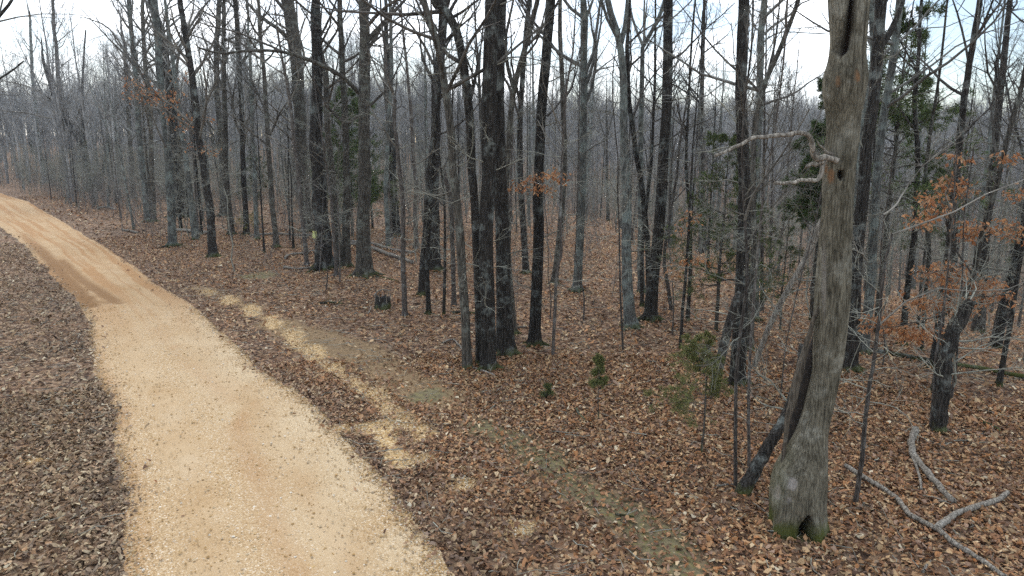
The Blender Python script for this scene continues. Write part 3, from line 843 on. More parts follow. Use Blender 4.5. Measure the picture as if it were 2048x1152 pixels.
hero('pale slender trunk forked into a tall V behind the Y-forked trunk', 'pale', [(1283, 585), (1281, 470), (1282, 295), (1284, 121), (1287, 90), (1310, 50), (1330, 0)], 14, wtop=7, H=17, low=5,
     limbs=[([(1286, 92), (1268, 50), (1258, 10), (1254, -10)], 6, 0.2), ([(1288, 88), (1288, 40), (1290, 0)], 6, 0.3)])
hero('thin dark pole standing between pale trunk and lichened trunk', 'dark', [(1284, 612), (1283, 540), (1286, 470), (1300, 350), (1306, 250), (1310, 150)], 8, wtop=5, H=12, low=5)
hero('very thin twin sapling left of the pale swept-foot trunk', 'sap', [(1246, 700), (1241, 600), (1239, 480), (1236, 380)], 4.5, wtop=3, H=5.5, low=6, lvl=1, name='sapling', flare=0.1, lowlen=0.7)
hero('thin dark sapling left of the small cedar, leaning slightly right', 'dark', [(1360, 697), (1365, 620), (1372, 540), (1379, 430), (1383, 350)], 7, wtop=4, H=7, low=9, lvl=2, name='sapling', flare=0.1,
     leaves=[(1385, 428), (1372, 432), (1365, 460), (1368, 522), (1386, 525), (1405, 520), (1345, 530), (1340, 545), (1392, 440)], leafn=14, leafs=0.11, leafsize=0.10)
hero('thin dark pole just behind the sapling with faded orange leaves', 'dark', [(1375, 642), (1380, 560), (1381, 450), (1372, 330), (1378, 200)], 8, wtop=5, H=12, low=6)
hero('grey leaning thin stem at the foot of the lichened dark trunk', 'sap', [(1343, 622), (1335, 570), (1328, 520), (1338, 440), (1352, 360)], 8, wtop=5, H=9, low=6, flare=0.1)
# --- dark trunk with the leaning snag
hero('black straight trunk with leaning snag propped against it', 'dark', [(1474, 770), (1479, 680), (1483, 600), (1487, 489), (1488, 382), (1482, 243), (1483, 139), (1487, 0)], 29, wtop=19, H=18, low=10, lvl=1, flare=0.25, sides=16)
hero('broken dark snag leaning against the black straight trunk', 'dark', [(1426, 792), (1440, 715), (1456, 645), (1470, 600), (1480, 585)], 19, wtop=17, broken=True, low=2, flare=0.15, roots=0, name='leaning_snag', lean=-0.05)
hero('tall pale tree with spreading limbs behind the black straight trunk', 'pale', [(1508, 640), (1512, 500), (1512, 380), (1518, 240), (1520, 130), (1522, 60), (1530, 0)], 16, wtop=12, H=18, low=5,
     limbs=[([(1524, 72), (1545, 52), (1570, 40), (1596, 10), (1625, 0)], 6, 0.2), ([(1518, 92), (1545, 70), (1580, 64), (1660, 68)], 4, 0.2), ([(1518, 62), (1506, 45), (1498, 20)], 4, 0.2)])
hero('slanting brown stem rising right beside the black straight trunk', 'mid', [(1500, 700), (1505, 560), (1508, 430), (1506, 330), (1512, 240), (1528, 170), (1555, 110), (1582, 40), (1600, -10)], 14, wtop=8, H=13, low=6, flare=0.15,
     limbs=[([(1535, 150), (1550, 80), (1560, 0)], 5, 0.3)])
hero('slender grey sapling in front of the black trunk, arched pale top', 'sap', [(1471, 975), (1471, 860), (1472, 760), (1482, 660), (1494, 560), (1490, 440)], 8, wtop=5, H=4.4, low=7, lvl=2, name='sapling', flare=0.1, lowlen=0.9,
     limbs=[([(1490, 440), (1505, 395), (1540, 340), (1580, 285), (1620, 215)], 6, -0.4), ([(1490, 430), (1450, 410), (1405, 350)], 3, -0.2)])
hero('second slender grey sapling, just right of the arched one', 'sap', [(1498, 937), (1497, 830), (1500, 720), (1507, 600), (1518, 480), (1526, 400)], 7, wtop=4, H=5.2, low=8, lvl=2, name='sapling', flare=0.1, lowlen=0.8)
hero('thin pale leaning limb rising towards the hollow tree hole', 'dead', [(1507, 735), (1520, 680), (1545, 600), (1580, 515), (1602, 445), (1624, 395), (1644, 330)], 10, wtop=13, broken=True, low=3, roots=0, flare=0.0, name='leaning_pole', lean=-0.28)
hero('mossy dark stem leaning right into the hollow tree', 'dark', [(1484, 986), (1512, 945), (1545, 893), (1582, 838), (1606, 775), (1626, 700)], 29, wtop=14, broken=True, low=2, roots=0, flare=0.1, name='leaning_snag', lean=0.15)
# --- behind and right of the hollow tree
hero('black trunk directly behind the hollow tree on its right', 'dark', [(1701, 740), (1706, 620), (1715, 489), (1726, 385), (1733, 295), (1747, 208), (1757, 121), (1763, 0)], 25, wtop=20, H=17, low=9, flare=0.2, sides=14,
     limbs=[([(1757, 100), (1785, 55), (1806, 0)], 14, 0.3)])
hero('slim pale trunk touching the right edge of the hollow tree, one long limb', 'pale', [(1712, 690), (1714, 500), (1712, 340), (1724, 262), (1734, 205), (1747, 121), (1744, 0)], 13, wtop=11, H=14, low=6,
     limbs=[([(1752, 130), (1762, 112), (1796, 87), (1834, 52), (1858, 22), (1880, 0)], 7, -0.3)])
hero('bluish lichen covered trunk behind the black trunk, right of hollow tree', 'pale', [(1727, 706), (1735, 620), (1745, 540), (1752, 385), (1765, 250), (1785, 120), (1800, 0)], 18, wtop=13, H=16, low=6, flare=0.3)
hero('slender arching sapling right of the hollow tree, long drooping branch', 'sap', [(1710, 1006), (1722, 930), (1735, 800), (1745, 738), (1758, 647), (1763, 595), (1769, 534), (1784, 469)], 10, wtop=5, broken=True, low=8, lvl=2, name='sapling', flare=0.1, roots=0, lowlen=0.9,
     limbs=[([(1784, 469), (1810, 452), (1862, 445), (1906, 426), (1958, 395), (2060, 350)], 4.5, 0.3), ([(1758, 650), (1790, 615), (1830, 597), (1875, 578), (1910, 584), (1958, 582), (2052, 564)], 4, 0.3), ([(1735, 520), (1715, 500), (1700, 460)], 3, -0.2),
            ([(1766, 430), (1800, 395), (1840, 340), (1900, 290)], 4, 0.5)])
hero('dark crooked broken trunk among orange leaves', 'dark', [(1877, 862), (1884, 790), (1892, 725), (1908, 665), (1925, 630), (1942, 600)], 29, wtop=22, broken=True, low=5, flare=0.1, roots=0, name='broken_tree', sides=14)
hero('slim leaning young tree covered in hanging orange leaves', 'mid', [(1868, 785), (1882, 700), (1915, 620), (1945, 555), (1962, 480), (1985, 400), (2005, 320), (2025, 240), (2046, 165)], 13, wtop=8, H=9.5, low=10, lvl=2, lowlen=1.4,
     limbs=[([(1945, 550), (1900, 470), (1890, 400), (1905, 355)], 4, -0.5), ([(1950, 530), (1890, 540), (1850, 550)], 3, -0.6), ([(1962, 480), (2010, 455), (2060, 440)], 3, -0.4), ([(1920, 610), (1850, 640), (1780, 655), (1745, 645)], 3, -0.7), ([(1930, 590), (2000, 590), (2060, 560)], 3, -0.4)],
     leaves=[(1900, 362), (1888, 372), (1915, 372), (1930, 385), (1870, 392), (1880, 420), (1860, 398), (1835, 442), (1850, 432), (1940, 450), (1995, 455), (2020, 450), (1935, 475), (1945, 465), (1885, 530), (1868, 542), (1850, 548), (1890, 568), (1905, 575), (1930, 560),
             (1960, 570), (1990, 565), (1978, 572), (1870, 610), (1855, 602), (1920, 600), (1905, 612), (1975, 600), (1750, 640), (1742, 650), (1780, 650), (1772, 640), (1800, 670), (1815, 660), (1830, 672), (1860, 660), (1848, 672), (1930, 622), (2030, 470), (2010, 315), (1915, 315),
             (2035, 385), (1905, 545), (1925, 545), (1955, 588), (2005, 590), (1890, 600), (1940, 610), (1820, 600), (1838, 612)], leafn=42, leafs=0.125, leafsize=0.105)
hero('dark forked tree rising behind the orange-leaved young tree', 'dark', [(1868, 735), (1880, 640), (1893, 540), (1903, 454), (1917, 312), (1928, 208), (1943, 110), (1952, 50), (1960, 0)], 17, wtop=10, H=14, low=8, lvl=2,
     limbs=[([(1938, 130), (1930, 85), (1915, 30), (1905, 0)], 5, 0.2), ([(1948, 85), (1970, 45), (2000, 0)], 6, 0.3)])
hero('dark slanting trunk between hollow tree and orange-leaved tree', 'dark', [(1805, 690), (1812, 610), (1822, 520), (1832, 420), (1836, 320), (1830, 200)], 13, wtop=8, H=12, low=8, lvl=2)
hero('thin twin stem behind the slanting trunk near orange leaves', 'mid', [(1842, 700), (1850, 600), (1858, 500), (1850, 380), (1862, 260)], 9, wtop=6, H=11, low=8, lvl=2)
hero('small dark leaning tree low at the right edge of the photo', 'dark', [(1997, 772), (2010, 700), (2022, 640), (2035, 560), (2050, 450)], 11, wtop=7, H=9, low=8, lvl=2)
# --- left of the cluster
hero('slim straight pole tree right of the weathered stump', 'sap', [(810, 632), (807, 540), (806, 450), (803, 370), (796, 300), (788, 240), (790, 200), (775, 150)], 11, wtop=6, H=10, low=7, lvl=2, flare=0.15,
     limbs=[([(805, 330), (840, 325), (880, 297), (930, 290)], 3, -0.3)])
hero('slim dark trunk right of the pole tree, slightly bent', 'dark', [(843, 590), (846, 520), (852, 450), (856, 380), (870, 250), (884, 120), (890, 0)], 13, wtop=10, H=15, low=6)
hero('dark narrow trunk left of the central cluster with clean foot', 'dark', [(857, 628), (855, 550), (857, 470), (862, 400), (868, 300), (880, 160)], 10, wtop=7, H=12, low=7, flare=0.15)
hero('stout dark trunk half hidden behind two narrow trunks', 'dark', [(869, 541), (868, 470), (868, 400), (870, 300), (872, 170), (885, 60), (888, 0)], 22, wtop=15, H=18, low=6)
hero('short thin dark sapling beside the brownish smooth trunk', 'dark', [(888, 630), (889, 540), (890, 450), (886, 370)], 7, wtop=4, H=7, low=7, lvl=1, name='sapling', flare=0.1)
hero('broken grey stub trunk with splintered top left of the cluster', 'sap', [(908, 610), (906, 520), (903, 440), (898, 390), (886, 333)], 9, wtop=9, broken=True, low=4, name='broken_tree', roots=0)
hero('stout grey-brown oak with long limb reaching left over the road', 'mid', [(729, 552), (727, 470), (727, 380), (726, 280), (728, 200), (731, 80), (727, 0)], 28, wtop=18, H=18, low=9, flare=0.5, sides=16, lvl=2,
     limbs=[([(735, 82), (762, 52), (790, 22), (812, -4)], 10, 0.5), ([(720, 188), (690, 158), (650, 135), (600, 113), (560, 103), (500, 103), (440, 108), (395, 95)], 9, -2.2), ([(565, 103), (530, 88), (480, 68), (420, 52), (390, 40)], 5, -1.6),
            ([(725, 12), (712, 0)], 6, 0.0)])
hero('thick dark trunk carrying the yellow notice', 'dark', [(651, 538), (646, 480), (641, 420), (636, 340), (632, 240), (634, 150), (632, 60), (630, 0)], 33, wtop=16, H=17, low=8, flare=0.25, sides=16, lvl=2)
hero('thick brown trunk with big limbs behind the notice tree', 'mid', [(616, 462), (610, 410), (604, 330), (600, 230), (594, 140), (585, 60), (577, 0)], 23, wtop=24, H=19, low=7, flare=0.2, lvl=2,
     limbs=[([(582, 85), (562, 62), (530, 40), (500, 12), (490, 0)], 9, -0.5), ([(577, 28), (562, 10), (550, -4)], 9, 0.2), ([(600, 150), (608, 110), (596, 60), (594, 0)], 6, 0.5), ([(572, 32), (550, 30), (530, 28)], 4, -0.3)])
hero('twin trunk left stem beside the notice tree, straight', 'mid', [(684, 530), (672, 440), (664, 350), (654, 250), (652, 160), (640, 90), (636, 0)], 14, wtop=9, H=16, low=7, lvl=2, flare=0.15)
hero('twin trunk right stem beside the notice tree, slightly thicker', 'mid', [(694, 534), (694, 450), (694, 350), (690, 250), (686, 140), (681, 60), (679, 0)], 17, wtop=9, H=17, low=7, lvl=2, flare=0.15,
     limbs=[([(688, 100), (700, 70), (720, 30)], 4, 0.3)])
hero('thin pole with lichen in front of the twin trunk', 'sap', [(673, 552), (668, 480), (664, 420), (655, 350)], 8, wtop=5, H=7, low=6, name='sapling')
hero('hair-thin upright whip just right of the lichened pole', 'sap', [(680, 566), (679, 500), (677, 440)], 3.5, wtop=2, H=4, low=5, name='sapling', flare=0.05, lowlen=0.6)
hero('slim leaning grey pole left of the notice tree', 'sap', [(614, 531), (608, 470), (601, 400), (594, 330), (585, 250), (575, 170)], 9, wtop=6, H=11, low=6, flare=0.15)
hero('thin dark sapling standing left of the leaning grey pole', 'dark', [(587, 498), (585, 450), (583, 400)], 5, wtop=3, H=5, low=6, name='sapling', flare=0.1)
hero('slim brown trunk with pale lichen foot left of the fallen pole', 'mid', [(553, 494), (545, 420), (541, 350), (536, 290), (530, 180), (520, 60)], 11, wtop=7, H=14, low=7)
hero('grey trunk pair member standing back behind the pole tree', 'pale', [(777, 494), (774, 430), (772, 360), (778, 240), (784, 120), (780, 0)], 10, wtop=6, H=17, low=6)
hero('dark flared trunk far back, right of the stout grey-brown oak', 'dark', [(791, 472), (789, 420), (785, 340), (782, 250), (776, 160), (772, 60)], 17, wtop=8, H=16, low=6, flare=0.4)
hero('slim grey trunk between the pole tree and the far flared trunk', 'sap', [(832, 498), (830, 440), (832, 380), (826, 300), (820, 200), (810, 100)], 9, wtop=5, H=14, low=6)
# --- left side along the road
hero('slim dark tree with clinging orange leaves, nearest the road bend', 'dark', [(427, 513), (422, 454), (414, 380), (406, 330), (397, 262), (382, 139), (365, 28), (360, 0)], 17, wtop=10, H=13, low=9, lvl=2, flare=0.3, lowlen=1.8,
     limbs=[([(396, 258), (372, 240), (345, 212), (310, 190), (275, 165), (230, 92)], 6, -1.0), ([(404, 322), (385, 305), (355, 293), (332, 290)], 4, -0.8), ([(395, 255), (420, 190), (445, 130), (470, 90)], 5, 0.5)],
     leaves=[(262, 160), (272, 172), (290, 178), (310, 190), (325, 196), (330, 208), (300, 200), (350, 188), (380, 245), (372, 252), (400, 240), (268, 190), (385, 288), (345, 235), (340, 200), (365, 150), (420, 300)], leafn=26, leafs=0.26, leafsize=0.14)
hero('straight pale grey trunk beside the road, left of the orange-leaved tree', 'pale', [(346, 492), (342, 420), (337, 340), (332, 260), (326, 200), (319, 121), (312, 40), (309, 0)], 16, wtop=12, H=16, low=8, lvl=2, flare=0.2)
hero('pale lichened trunk, left stem of a close pair near the road', 'pale', [(297, 443), (290, 390), (284, 333), (276, 240), (272, 160), (262, 60), (258, 0)], 12, wtop=8, H=16, low=7, lvl=2)
hero('darker right stem of the close pair near the road', 'mid', [(307, 443), (306, 390), (303, 330), (300, 230), (290, 120), (285, 20)], 10, wtop=7, H=15, low=7, lvl=2)
hero('stout black trunk standing behind the straight pale grey trunk', 'dark', [(368, 434), (362, 390), (356, 340), (349, 270), (344, 208), (336, 150), (318, 60), (305, 0)], 24, wtop=14, H=16, low=8, lvl=2, flare=0.4,
     limbs=[([(344, 200), (352, 150), (362, 90), (395, 30), (420, 0)], 7, 0.5), ([(340, 190), (312, 165), (275, 140), (220, 60), (170, 35)], 6, -0.6)])
hero('slim brown trunk in front of the green cedar, left side', 'mid', [(463, 469), (459, 420), (452, 340), (450, 240), (447, 140), (448, 60)], 12, wtop=8, H=15, low=7)
hero('slim dark trunk in front of the green cedar, right side', 'dark', [(493, 470), (490, 400), (486, 320), (484, 230), (478, 120), (470, 0)], 11, wtop=8, H=16, low=7)
hero('thin grey trunk behind the yellow-green bush', 'pale', [(514, 478), (512, 420), (508, 330), (504, 230), (500, 120)], 9, wtop=6, H=14, low=7)
hero('brown trunk between the orange-leaved tree and the cedar, standing back', 'mid', [(447, 432), (446, 380), (444, 310), (436, 210), (432, 100), (440, 0)], 13, wtop=9, H=17, low=6)
hero('thin pole cluster stem left of the orange-leaved tree foot', 'sap', [(396, 468), (393, 420), (391, 370), (385, 300)], 6, wtop=4, H=8, low=6, name='sapling')
hero('stout leaning dark oak by the road bend with broken pale stub', 'dark', [(181, 382), (175, 355), (166, 320), (165, 290), (148, 262), (125, 235), (112, 205), (90, 130)], 15, wtop=6, H=15, low=8, lvl=2, lowlen=2.2,
     limbs=[([(165, 290), (166, 240), (165, 160), (172, 60)], 8, 0.5), ([(130, 240), (90, 235), (50, 225), (-5, 220)], 4, -0.5), ([(112, 205), (60, 175), (0, 160)], 4, -0.5), ([(150, 296), (135, 296), (122, 292)], 3, -0.3)])
hero('brown lichened trunk left of the leaning dark oak', 'mid', [(138, 374), (132, 330), (127, 300), (124, 250), (120, 180), (110, 80), (106, 0)], 11, wtop=5, H=17, low=8, lvl=2, lowlen=2)
hero('pale trunk at the far road bend, leftmost clear trunk', 'pale', [(94, 366), (86, 330), (78, 290), (72, 230), (64, 140), (60, 40)], 10, wtop=4, H=17, low=8, lvl=2, lowlen=2)
hero('thin pale stem leaning right of the leaning dark oak', 'pale', [(197, 382), (206, 345), (213, 310), (222, 270), (232, 200)], 8, wtop=6, H=12, low=6, lvl=2)
hero('slender brown trunk at the road bend behind the leaf verge', 'mid', [(268, 398), (264, 360), (262, 300), (255, 200), (250, 100)], 9, wtop=7, H=16, low=7, lvl=2)
hero('oak standing outside the left picture edge with limbs reaching in', 'dark', [(-180, 640), (-190, 500), (-200, 300), (-210, 100)], 34, wtop=28, H=16, low=0, lvl=2,
     limbs=[([(-205, 200), (-100, 120), (-40, 70), (10, 20), (45, -30)], 10, 0.4), ([(-203, 260), (-110, 210), (-40, 178), (10, 150), (48, 122)], 8, 0.4)])
# --- lone saplings on the open floor
for lab, pts, ww, hh in [
    ('thin forked sapling on the leaf floor below the pale flared trunk', [(1167, 640), (1168, 590), (1160, 560)], 4, 2.2),
    ('bare whip sapling left of the small upright cedar', [(1100, 640), (1102, 600), (1097, 560)], 3, 2.0),
    ('hair-thin whip between arched sapling and small cedar', [(1345, 668), (1347, 610), (1344, 560)], 3.5, 3.0),
    ('crooked thin whip near the right fallen log', [(1765, 735), (1770, 690), (1763, 640)], 4, 2.6),
    ('thin upright whip between hollow tree and black trunk foot', [(1560, 800), (1566, 740), (1572, 690)], 3.5, 2.0),
    ('thin whip right of the crooked broken trunk', [(1902, 800), (1912, 730), (1916, 670)], 6, 2.4),
    ('thin stem standing at the foot of the crooked broken trunk', [(1862, 855), (1868, 790), (1872, 720)], 9, 3.2),
    ('thin grey whip beside the brown spot below the notice tree', [(652, 580), (655, 550), (648, 520)], 3, 1.6)]:
    hero(lab, 'sap', pts, ww, H=hh, low=7, lvl=1, name='sapling', flare=0.05, wtop=ww * 0.6, roots=0, ncrown=7, lowlen=0.6)

# ------------------------------------------------------------------ the hollow tree
def hollow_tree():
    rng = np.random.default_rng(21)
    B = ground(1598, 1058); Y = B[1]
    rows = [(1085, 1536, 1660), (1068, 1540, 1656), (1050, 1543, 1651), (1000, 1542, 1648), (950, 1550, 1648), (920, 1563, 1649), (897, 1578, 1650), (873, 1590, 1652), (850, 1600, 1655), (800, 1613, 1668), (750, 1627, 1680),
            (695, 1631, 1690), (650, 1632, 1694), (600, 1633, 1696), (500, 1639, 1700), (420, 1644, 1704), (350, 1647, 1707), (300, 1653, 1712), (265, 1657, 1716), (230, 1654, 1718),
            (190, 1647, 1727), (150, 1650, 1733), (120, 1659, 1729), (80, 1664, 1731), (40, 1662, 1734), (0, 1660, 1738), (-120, 1655, 1745), (-300, 1670, 1742), (-600, 1690, 1745), (-800, 1706, 1738)]
    ry = np.array([r[0] for r in rows]); cx = np.array([(r[1] + r[2]) / 2 for r in rows]); hw = np.array([(r[2] - r[1]) / 2 for r in rows])
    pyy = np.concatenate([np.linspace(1085, -20, 300), np.linspace(-40, -800, 30)])
    o = np.argsort(ry)
    cxx = np.interp(pyy, ry[o], cx[o]); hww = np.interp(pyy, ry[o], hw[o])
    k = np.ones(9) / 9
    pad = lambda a: np.convolve(np.pad(a, 4, mode='edge'), k, 'valid')
    cxx, hww = pad(cxx), pad(hww)
    ns = 112
    ph = np.arange(ns) / ns * 2 * np.pi
    V = []; hol = []
    for py, c_, h_ in zip(pyy, cxx, hww):
        pc = onplane(c_, py, Y); pe = onplane(c_ + h_, py, Y)
        r = pe[0] - pc[0]
        X = pc[0] - B[0]; Z = pc[2] - B[2]
        a = ph
        xpx = c_ + h_ * np.sin(a); front = np.cos(a) > 0
        # lumps, ridges
        low_ = sstep(1.4, 0.0, Z)
        lump = 0.07 * (vnoise(a * 1.6 + 3, np.full(ns, Z * 1.3)) - 0.5) * 2 + 0.10 * low_ * np.sin(a * 5 + 0.6) * sstep(0.8, 0, Z)
        ridge = 0.055 * (fbm(a * 9 + Z * 0.4, np.full(ns, Z * 2.2 + 9), 3) - 0.5) * 2
        knob = 0.10 * math.exp(-((py - 165) / 30) ** 2) * (fbm(a * 3, np.full(ns, Z * 5), 2) - 0.3)
        f = 1 + lump + ridge + knob
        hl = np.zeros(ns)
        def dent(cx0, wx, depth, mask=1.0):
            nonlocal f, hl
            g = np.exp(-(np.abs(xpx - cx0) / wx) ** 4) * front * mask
            f = f * (1 - depth * g); hl = np.maximum(hl, g)  # dents are also marked for near-black colour, deepening their shade
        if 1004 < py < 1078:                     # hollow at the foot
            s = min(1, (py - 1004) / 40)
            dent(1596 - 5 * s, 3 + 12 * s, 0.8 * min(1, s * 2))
        if 336 < py < 360:                       # woodpecker hole
            s = 1 - ((py - 348) / 9) ** 2
            if s > 0: dent(1669, 1.5 + 5 * math.sqrt(s), 0.7)
        if py < 118:                             # open seam in the top
            s = min(1, (118 - py) / 14)
            c0 = np.interp(py, [0, 60, 118], [1690, 1682, 1670]); dent(c0, np.interp(py, [0, 60, 118], [7, 8, 10]) * s + 0.5, 0.7 * s)
        if py < 190: 
            dent(np.interp(py, [0, 190], [1722, 1708]), 2.2, 0.12, 0.55)
        if 640 < py < 905:                       # inner side of the long seam
            pass
        V.append(np.stack([X + r * f * np.sin(a), -r * f * np.cos(a) * 0.96, np.full(ns, Z)], 1)); hol.append(hl)
    V = np.concatenate(V); hol = np.concatenate(hol)
    n = len(pyy)
    i = np.arange(n - 1)[:, None] * ns; j = np.arange(ns)[None]; j2 = (j + 1) % ns
    F = np.stack([i + j, i + j2, i + ns + j2, i + ns + j], -1).reshape(-1, 4)
    # weathered bark with dark rotten wood and painted-in shade where the trunk is open, and bare tan wood where bark is pecked away
    m = bark('bark_hollow_tree', (0.085, 0.076, 0.058), (0.275, 0.25, 0.195), 0.6, (0.38, 0.37, 0.325), scale=1.5, var=0.0, bump=0.55, zs=0.1, plates=0.5)
    t = m.node_tree; b = t.nodes['Principled BSDF']; src = b.inputs['Base Color'].links[0].from_socket
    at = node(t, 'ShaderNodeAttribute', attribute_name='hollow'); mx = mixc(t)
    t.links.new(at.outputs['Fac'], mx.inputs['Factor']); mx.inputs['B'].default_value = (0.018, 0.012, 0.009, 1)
    cp = node(t, 'ShaderNodeTexCoord'); pm = node(t, 'ShaderNodeMapping'); pm.inputs['Scale'].default_value = (1, 1, 0.45); t.links.new(cp.outputs['Object'], pm.inputs[0])
    pn = node(t, 'ShaderNodeTexNoise', i_Scale=5.5, i_Detail=8, i_Roughness=0.72); t.links.new(pm.outputs[0], pn.inputs['Vector'])
    pr_ = ramp(t, [(0.32, (0.34, 0.33, 0.28)), (0.5, (0.82, 0.82, 0.77)), (0.68, (1.15, 1.16, 1.10))]); t.links.new(pn.outputs['Fac'], pr_.inputs[0])
    pmx = mixc(t, 'MULTIPLY', 1.0); t.links.new(src, pmx.inputs['A']); t.links.new(pr_.outputs[0], pmx.inputs['B'])
    t.links.new(pmx.outputs['Result'], mx.inputs['A'])
    ap = node(t, 'ShaderNodeAttribute', attribute_name='peck'); mp_ = mixc(t)
    t.links.new(ap.outputs['Fac'], mp_.inputs['Factor']); t.links.new(mx.outputs['Result'], mp_.inputs['A']); mp_.inputs['B'].default_value = (0.20, 0.115, 0.06, 1)
    ag = node(t, 'ShaderNodeAttribute', attribute_name='scar'); mg = mixc(t)
    t.links.new(ag.outputs['Fac'], mg.inputs['Factor']); t.links.new(mp_.outputs['Result'], mg.inputs['A']); mg.inputs['B'].default_value = (0.34, 0.31, 0.28, 1)
    am = node(t, 'ShaderNodeAttribute', attribute_name='moss'); mm = mixc(t)
    t.links.new(am.outputs['Fac'], mm.inputs['Factor']); t.links.new(mg.outputs['Result'], mm.inputs['A']); mm.inputs['B'].default_value = (0.075, 0.085, 0.018, 1)
    t.links.new(mm.outputs['Result'], b.inputs['Base Color'])
    PX = np.array([topix(v + B) for v in V]); frontm = V[:, 1] < (np.interp(PX[:, 1], pyy[::-1], np.zeros(n)))
    def spot(x, y, rx, ry_, am_):
        d = np.hypot((PX[:, 0] - x) / rx, (PX[:, 1] - y) / ry_) + 0.5 * (fbm(PX[:, 0] * 0.3, PX[:, 1] * 0.2, 3) - 0.5)
        return am_ * (1 - sstep(0.6, 1.1, d)) * frontm
    peck = np.maximum.reduce([spot(1662, 352, 8, 16, 0.9), spot(1652, 338, 5, 12, 0.8), spot(1676, 163, 6, 13, 0.6), spot(1716, 155, 5, 12, 0.95), spot(1713, 148, 4, 10, 0.7), spot(1556, 985, 5, 14, 0.35)]) * (1 - hol)
    scar = np.maximum.reduce([spot(1585, 968, 11, 14, 0.8), spot(1556, 985, 7, 18, 0.5), spot(1578, 1000, 5, 6, 0.5), spot(1648, 560, 6, 80, 0.3)]) * (1 - hol)
    hz = V[:, 2]
    moss = np.clip(sstep(0.34, 0.05, hz) * sstep(0.28, 0.5, fbm(V[:, 0] * 7 + 4, V[:, 1] * 7 + hz * 5, 3)) + 0.25 * sstep(1560, 1540, PX[:, 0] - 0.28 * (1050 - PX[:, 1])) * sstep(1.5, 0.4, hz) * sstep(0.4, 0.6, fbm(V[:, 0] * 9, hz * 6, 3)), 0, 0.85) * (1 - hol)
    root = empty('hollow_tree', B)
    tag(root, 'big weathered grey-brown hollow tree with woodpecker hole and open base', 'tree')
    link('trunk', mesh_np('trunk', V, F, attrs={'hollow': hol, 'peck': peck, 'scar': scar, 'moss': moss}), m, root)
    ppm = depth_of(B + np.array([0, 0, 1.5])) / FPX
    # the strip of living bark split away on the left, and a near-black tube that paints the deep shade between
    def L3(pts, dy=0.0): 
        return np.array([onplane(a, c, Y + dy) for a, c in pts]) - B
    fl = Tubes()
    P, R = resample(L3([(1562, 950), (1567, 915), (1570, 885), (1573, 850), (1585, 800), (1597, 750), (1612, 695), (1626, 645), (1640, 610)], -0.02), 40, np.array([3, 4, 4, 5, 8, 8.5, 5.5, 4, 3]) * ppm, rng, wob=0.004)
    fl.add(P, R, 14)
    link('bark_strip', fl.mesh('bark_strip'), M_BARK['old'], root)
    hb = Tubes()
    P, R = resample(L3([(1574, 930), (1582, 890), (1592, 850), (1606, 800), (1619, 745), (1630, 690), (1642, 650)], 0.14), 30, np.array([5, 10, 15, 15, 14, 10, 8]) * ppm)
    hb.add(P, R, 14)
    hw_m = bpy.data.materials.new('painted_gap_shade'); hw_m.use_nodes = True
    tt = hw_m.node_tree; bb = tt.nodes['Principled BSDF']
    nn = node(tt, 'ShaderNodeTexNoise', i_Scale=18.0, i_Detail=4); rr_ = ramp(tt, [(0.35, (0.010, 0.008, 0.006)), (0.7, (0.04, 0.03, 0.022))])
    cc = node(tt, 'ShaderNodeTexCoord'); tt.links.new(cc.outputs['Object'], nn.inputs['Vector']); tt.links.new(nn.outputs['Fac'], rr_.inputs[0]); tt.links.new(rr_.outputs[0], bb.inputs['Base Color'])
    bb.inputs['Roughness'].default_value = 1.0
    link('gap_shade_tube', hb.mesh('gap_shade_tube'), hw_m, root)
    # dead limbs
    def limb(pts, w0, w1, dy, name, mat, n=26, sides=9):
        tb = Tubes(); q = L3(pts); q[:, 1] += np.linspace(-0.12, dy, len(q))
        for i_ in range(len(q)):
            q[i_] = onplane(pts[i_][0], pts[i_][1], Y + q[i_][1]) - B
        P, R = resample(q, n, np.linspace(w0, w1, len(q)) * ppm / 2, rng, wob=0.006)
        R = R * (1 + 0.12 * (vnoise(np.arange(len(R)) * 0.45 + pts[0][0], np.full(len(R), 3.3)) - 0.5) * 2)
        tb.add(P, R, sides, cap=True)
        return link(name, tb.mesh(name), M_BARK[mat], root)
    limb([(1676, 322), (1652, 312), (1636, 318), (1628, 310), (1624, 292), (1617, 272), (1600, 266), (1572, 270), (1540, 272), (1508, 275), (1486, 288), (1462, 300), (1430, 312)], 12, 5, -0.45, 'dead_limb', 'dead', n=44)
    limb([(1660, 316), (1648, 322), (1632, 330), (1622, 328), (1612, 335)], 9, 6, -0.2, 'dead_limb', 'dead')
    limb([(1648, 318), (1640, 352), (1632, 362), (1605, 360), (1585, 365), (1550, 366)], 9, 6, -0.3, 'dead_limb', 'dead')
    limb([(1665, 312), (1650, 300), (1640, 292), (1634, 280)], 6, 2, -0.2, 'dead_limb', 'dead')
    tb = Tubes()
    # crown above the frame
    top = np.array([[onplane(1700, -300, Y), onplane(1712, -500, Y), onplane(1722, -700, Y), onplane(1722, -800, Y)]]) - B
    P1, R1 = sprout(rng, top, np.full((1, 4), 0.12), 7, 0, 1, (0.7, 0.2), 4.0, N=8, wob=0.12, trop=0.1, rr=0.6, rmax=0.07)
    tb.add(P1, R1, 6); crown_detail(rng, tb, P1, R1, 1)
    link('crown', tb.mesh('crown'), M_TWIG['mid'], root)
hollow_tree()

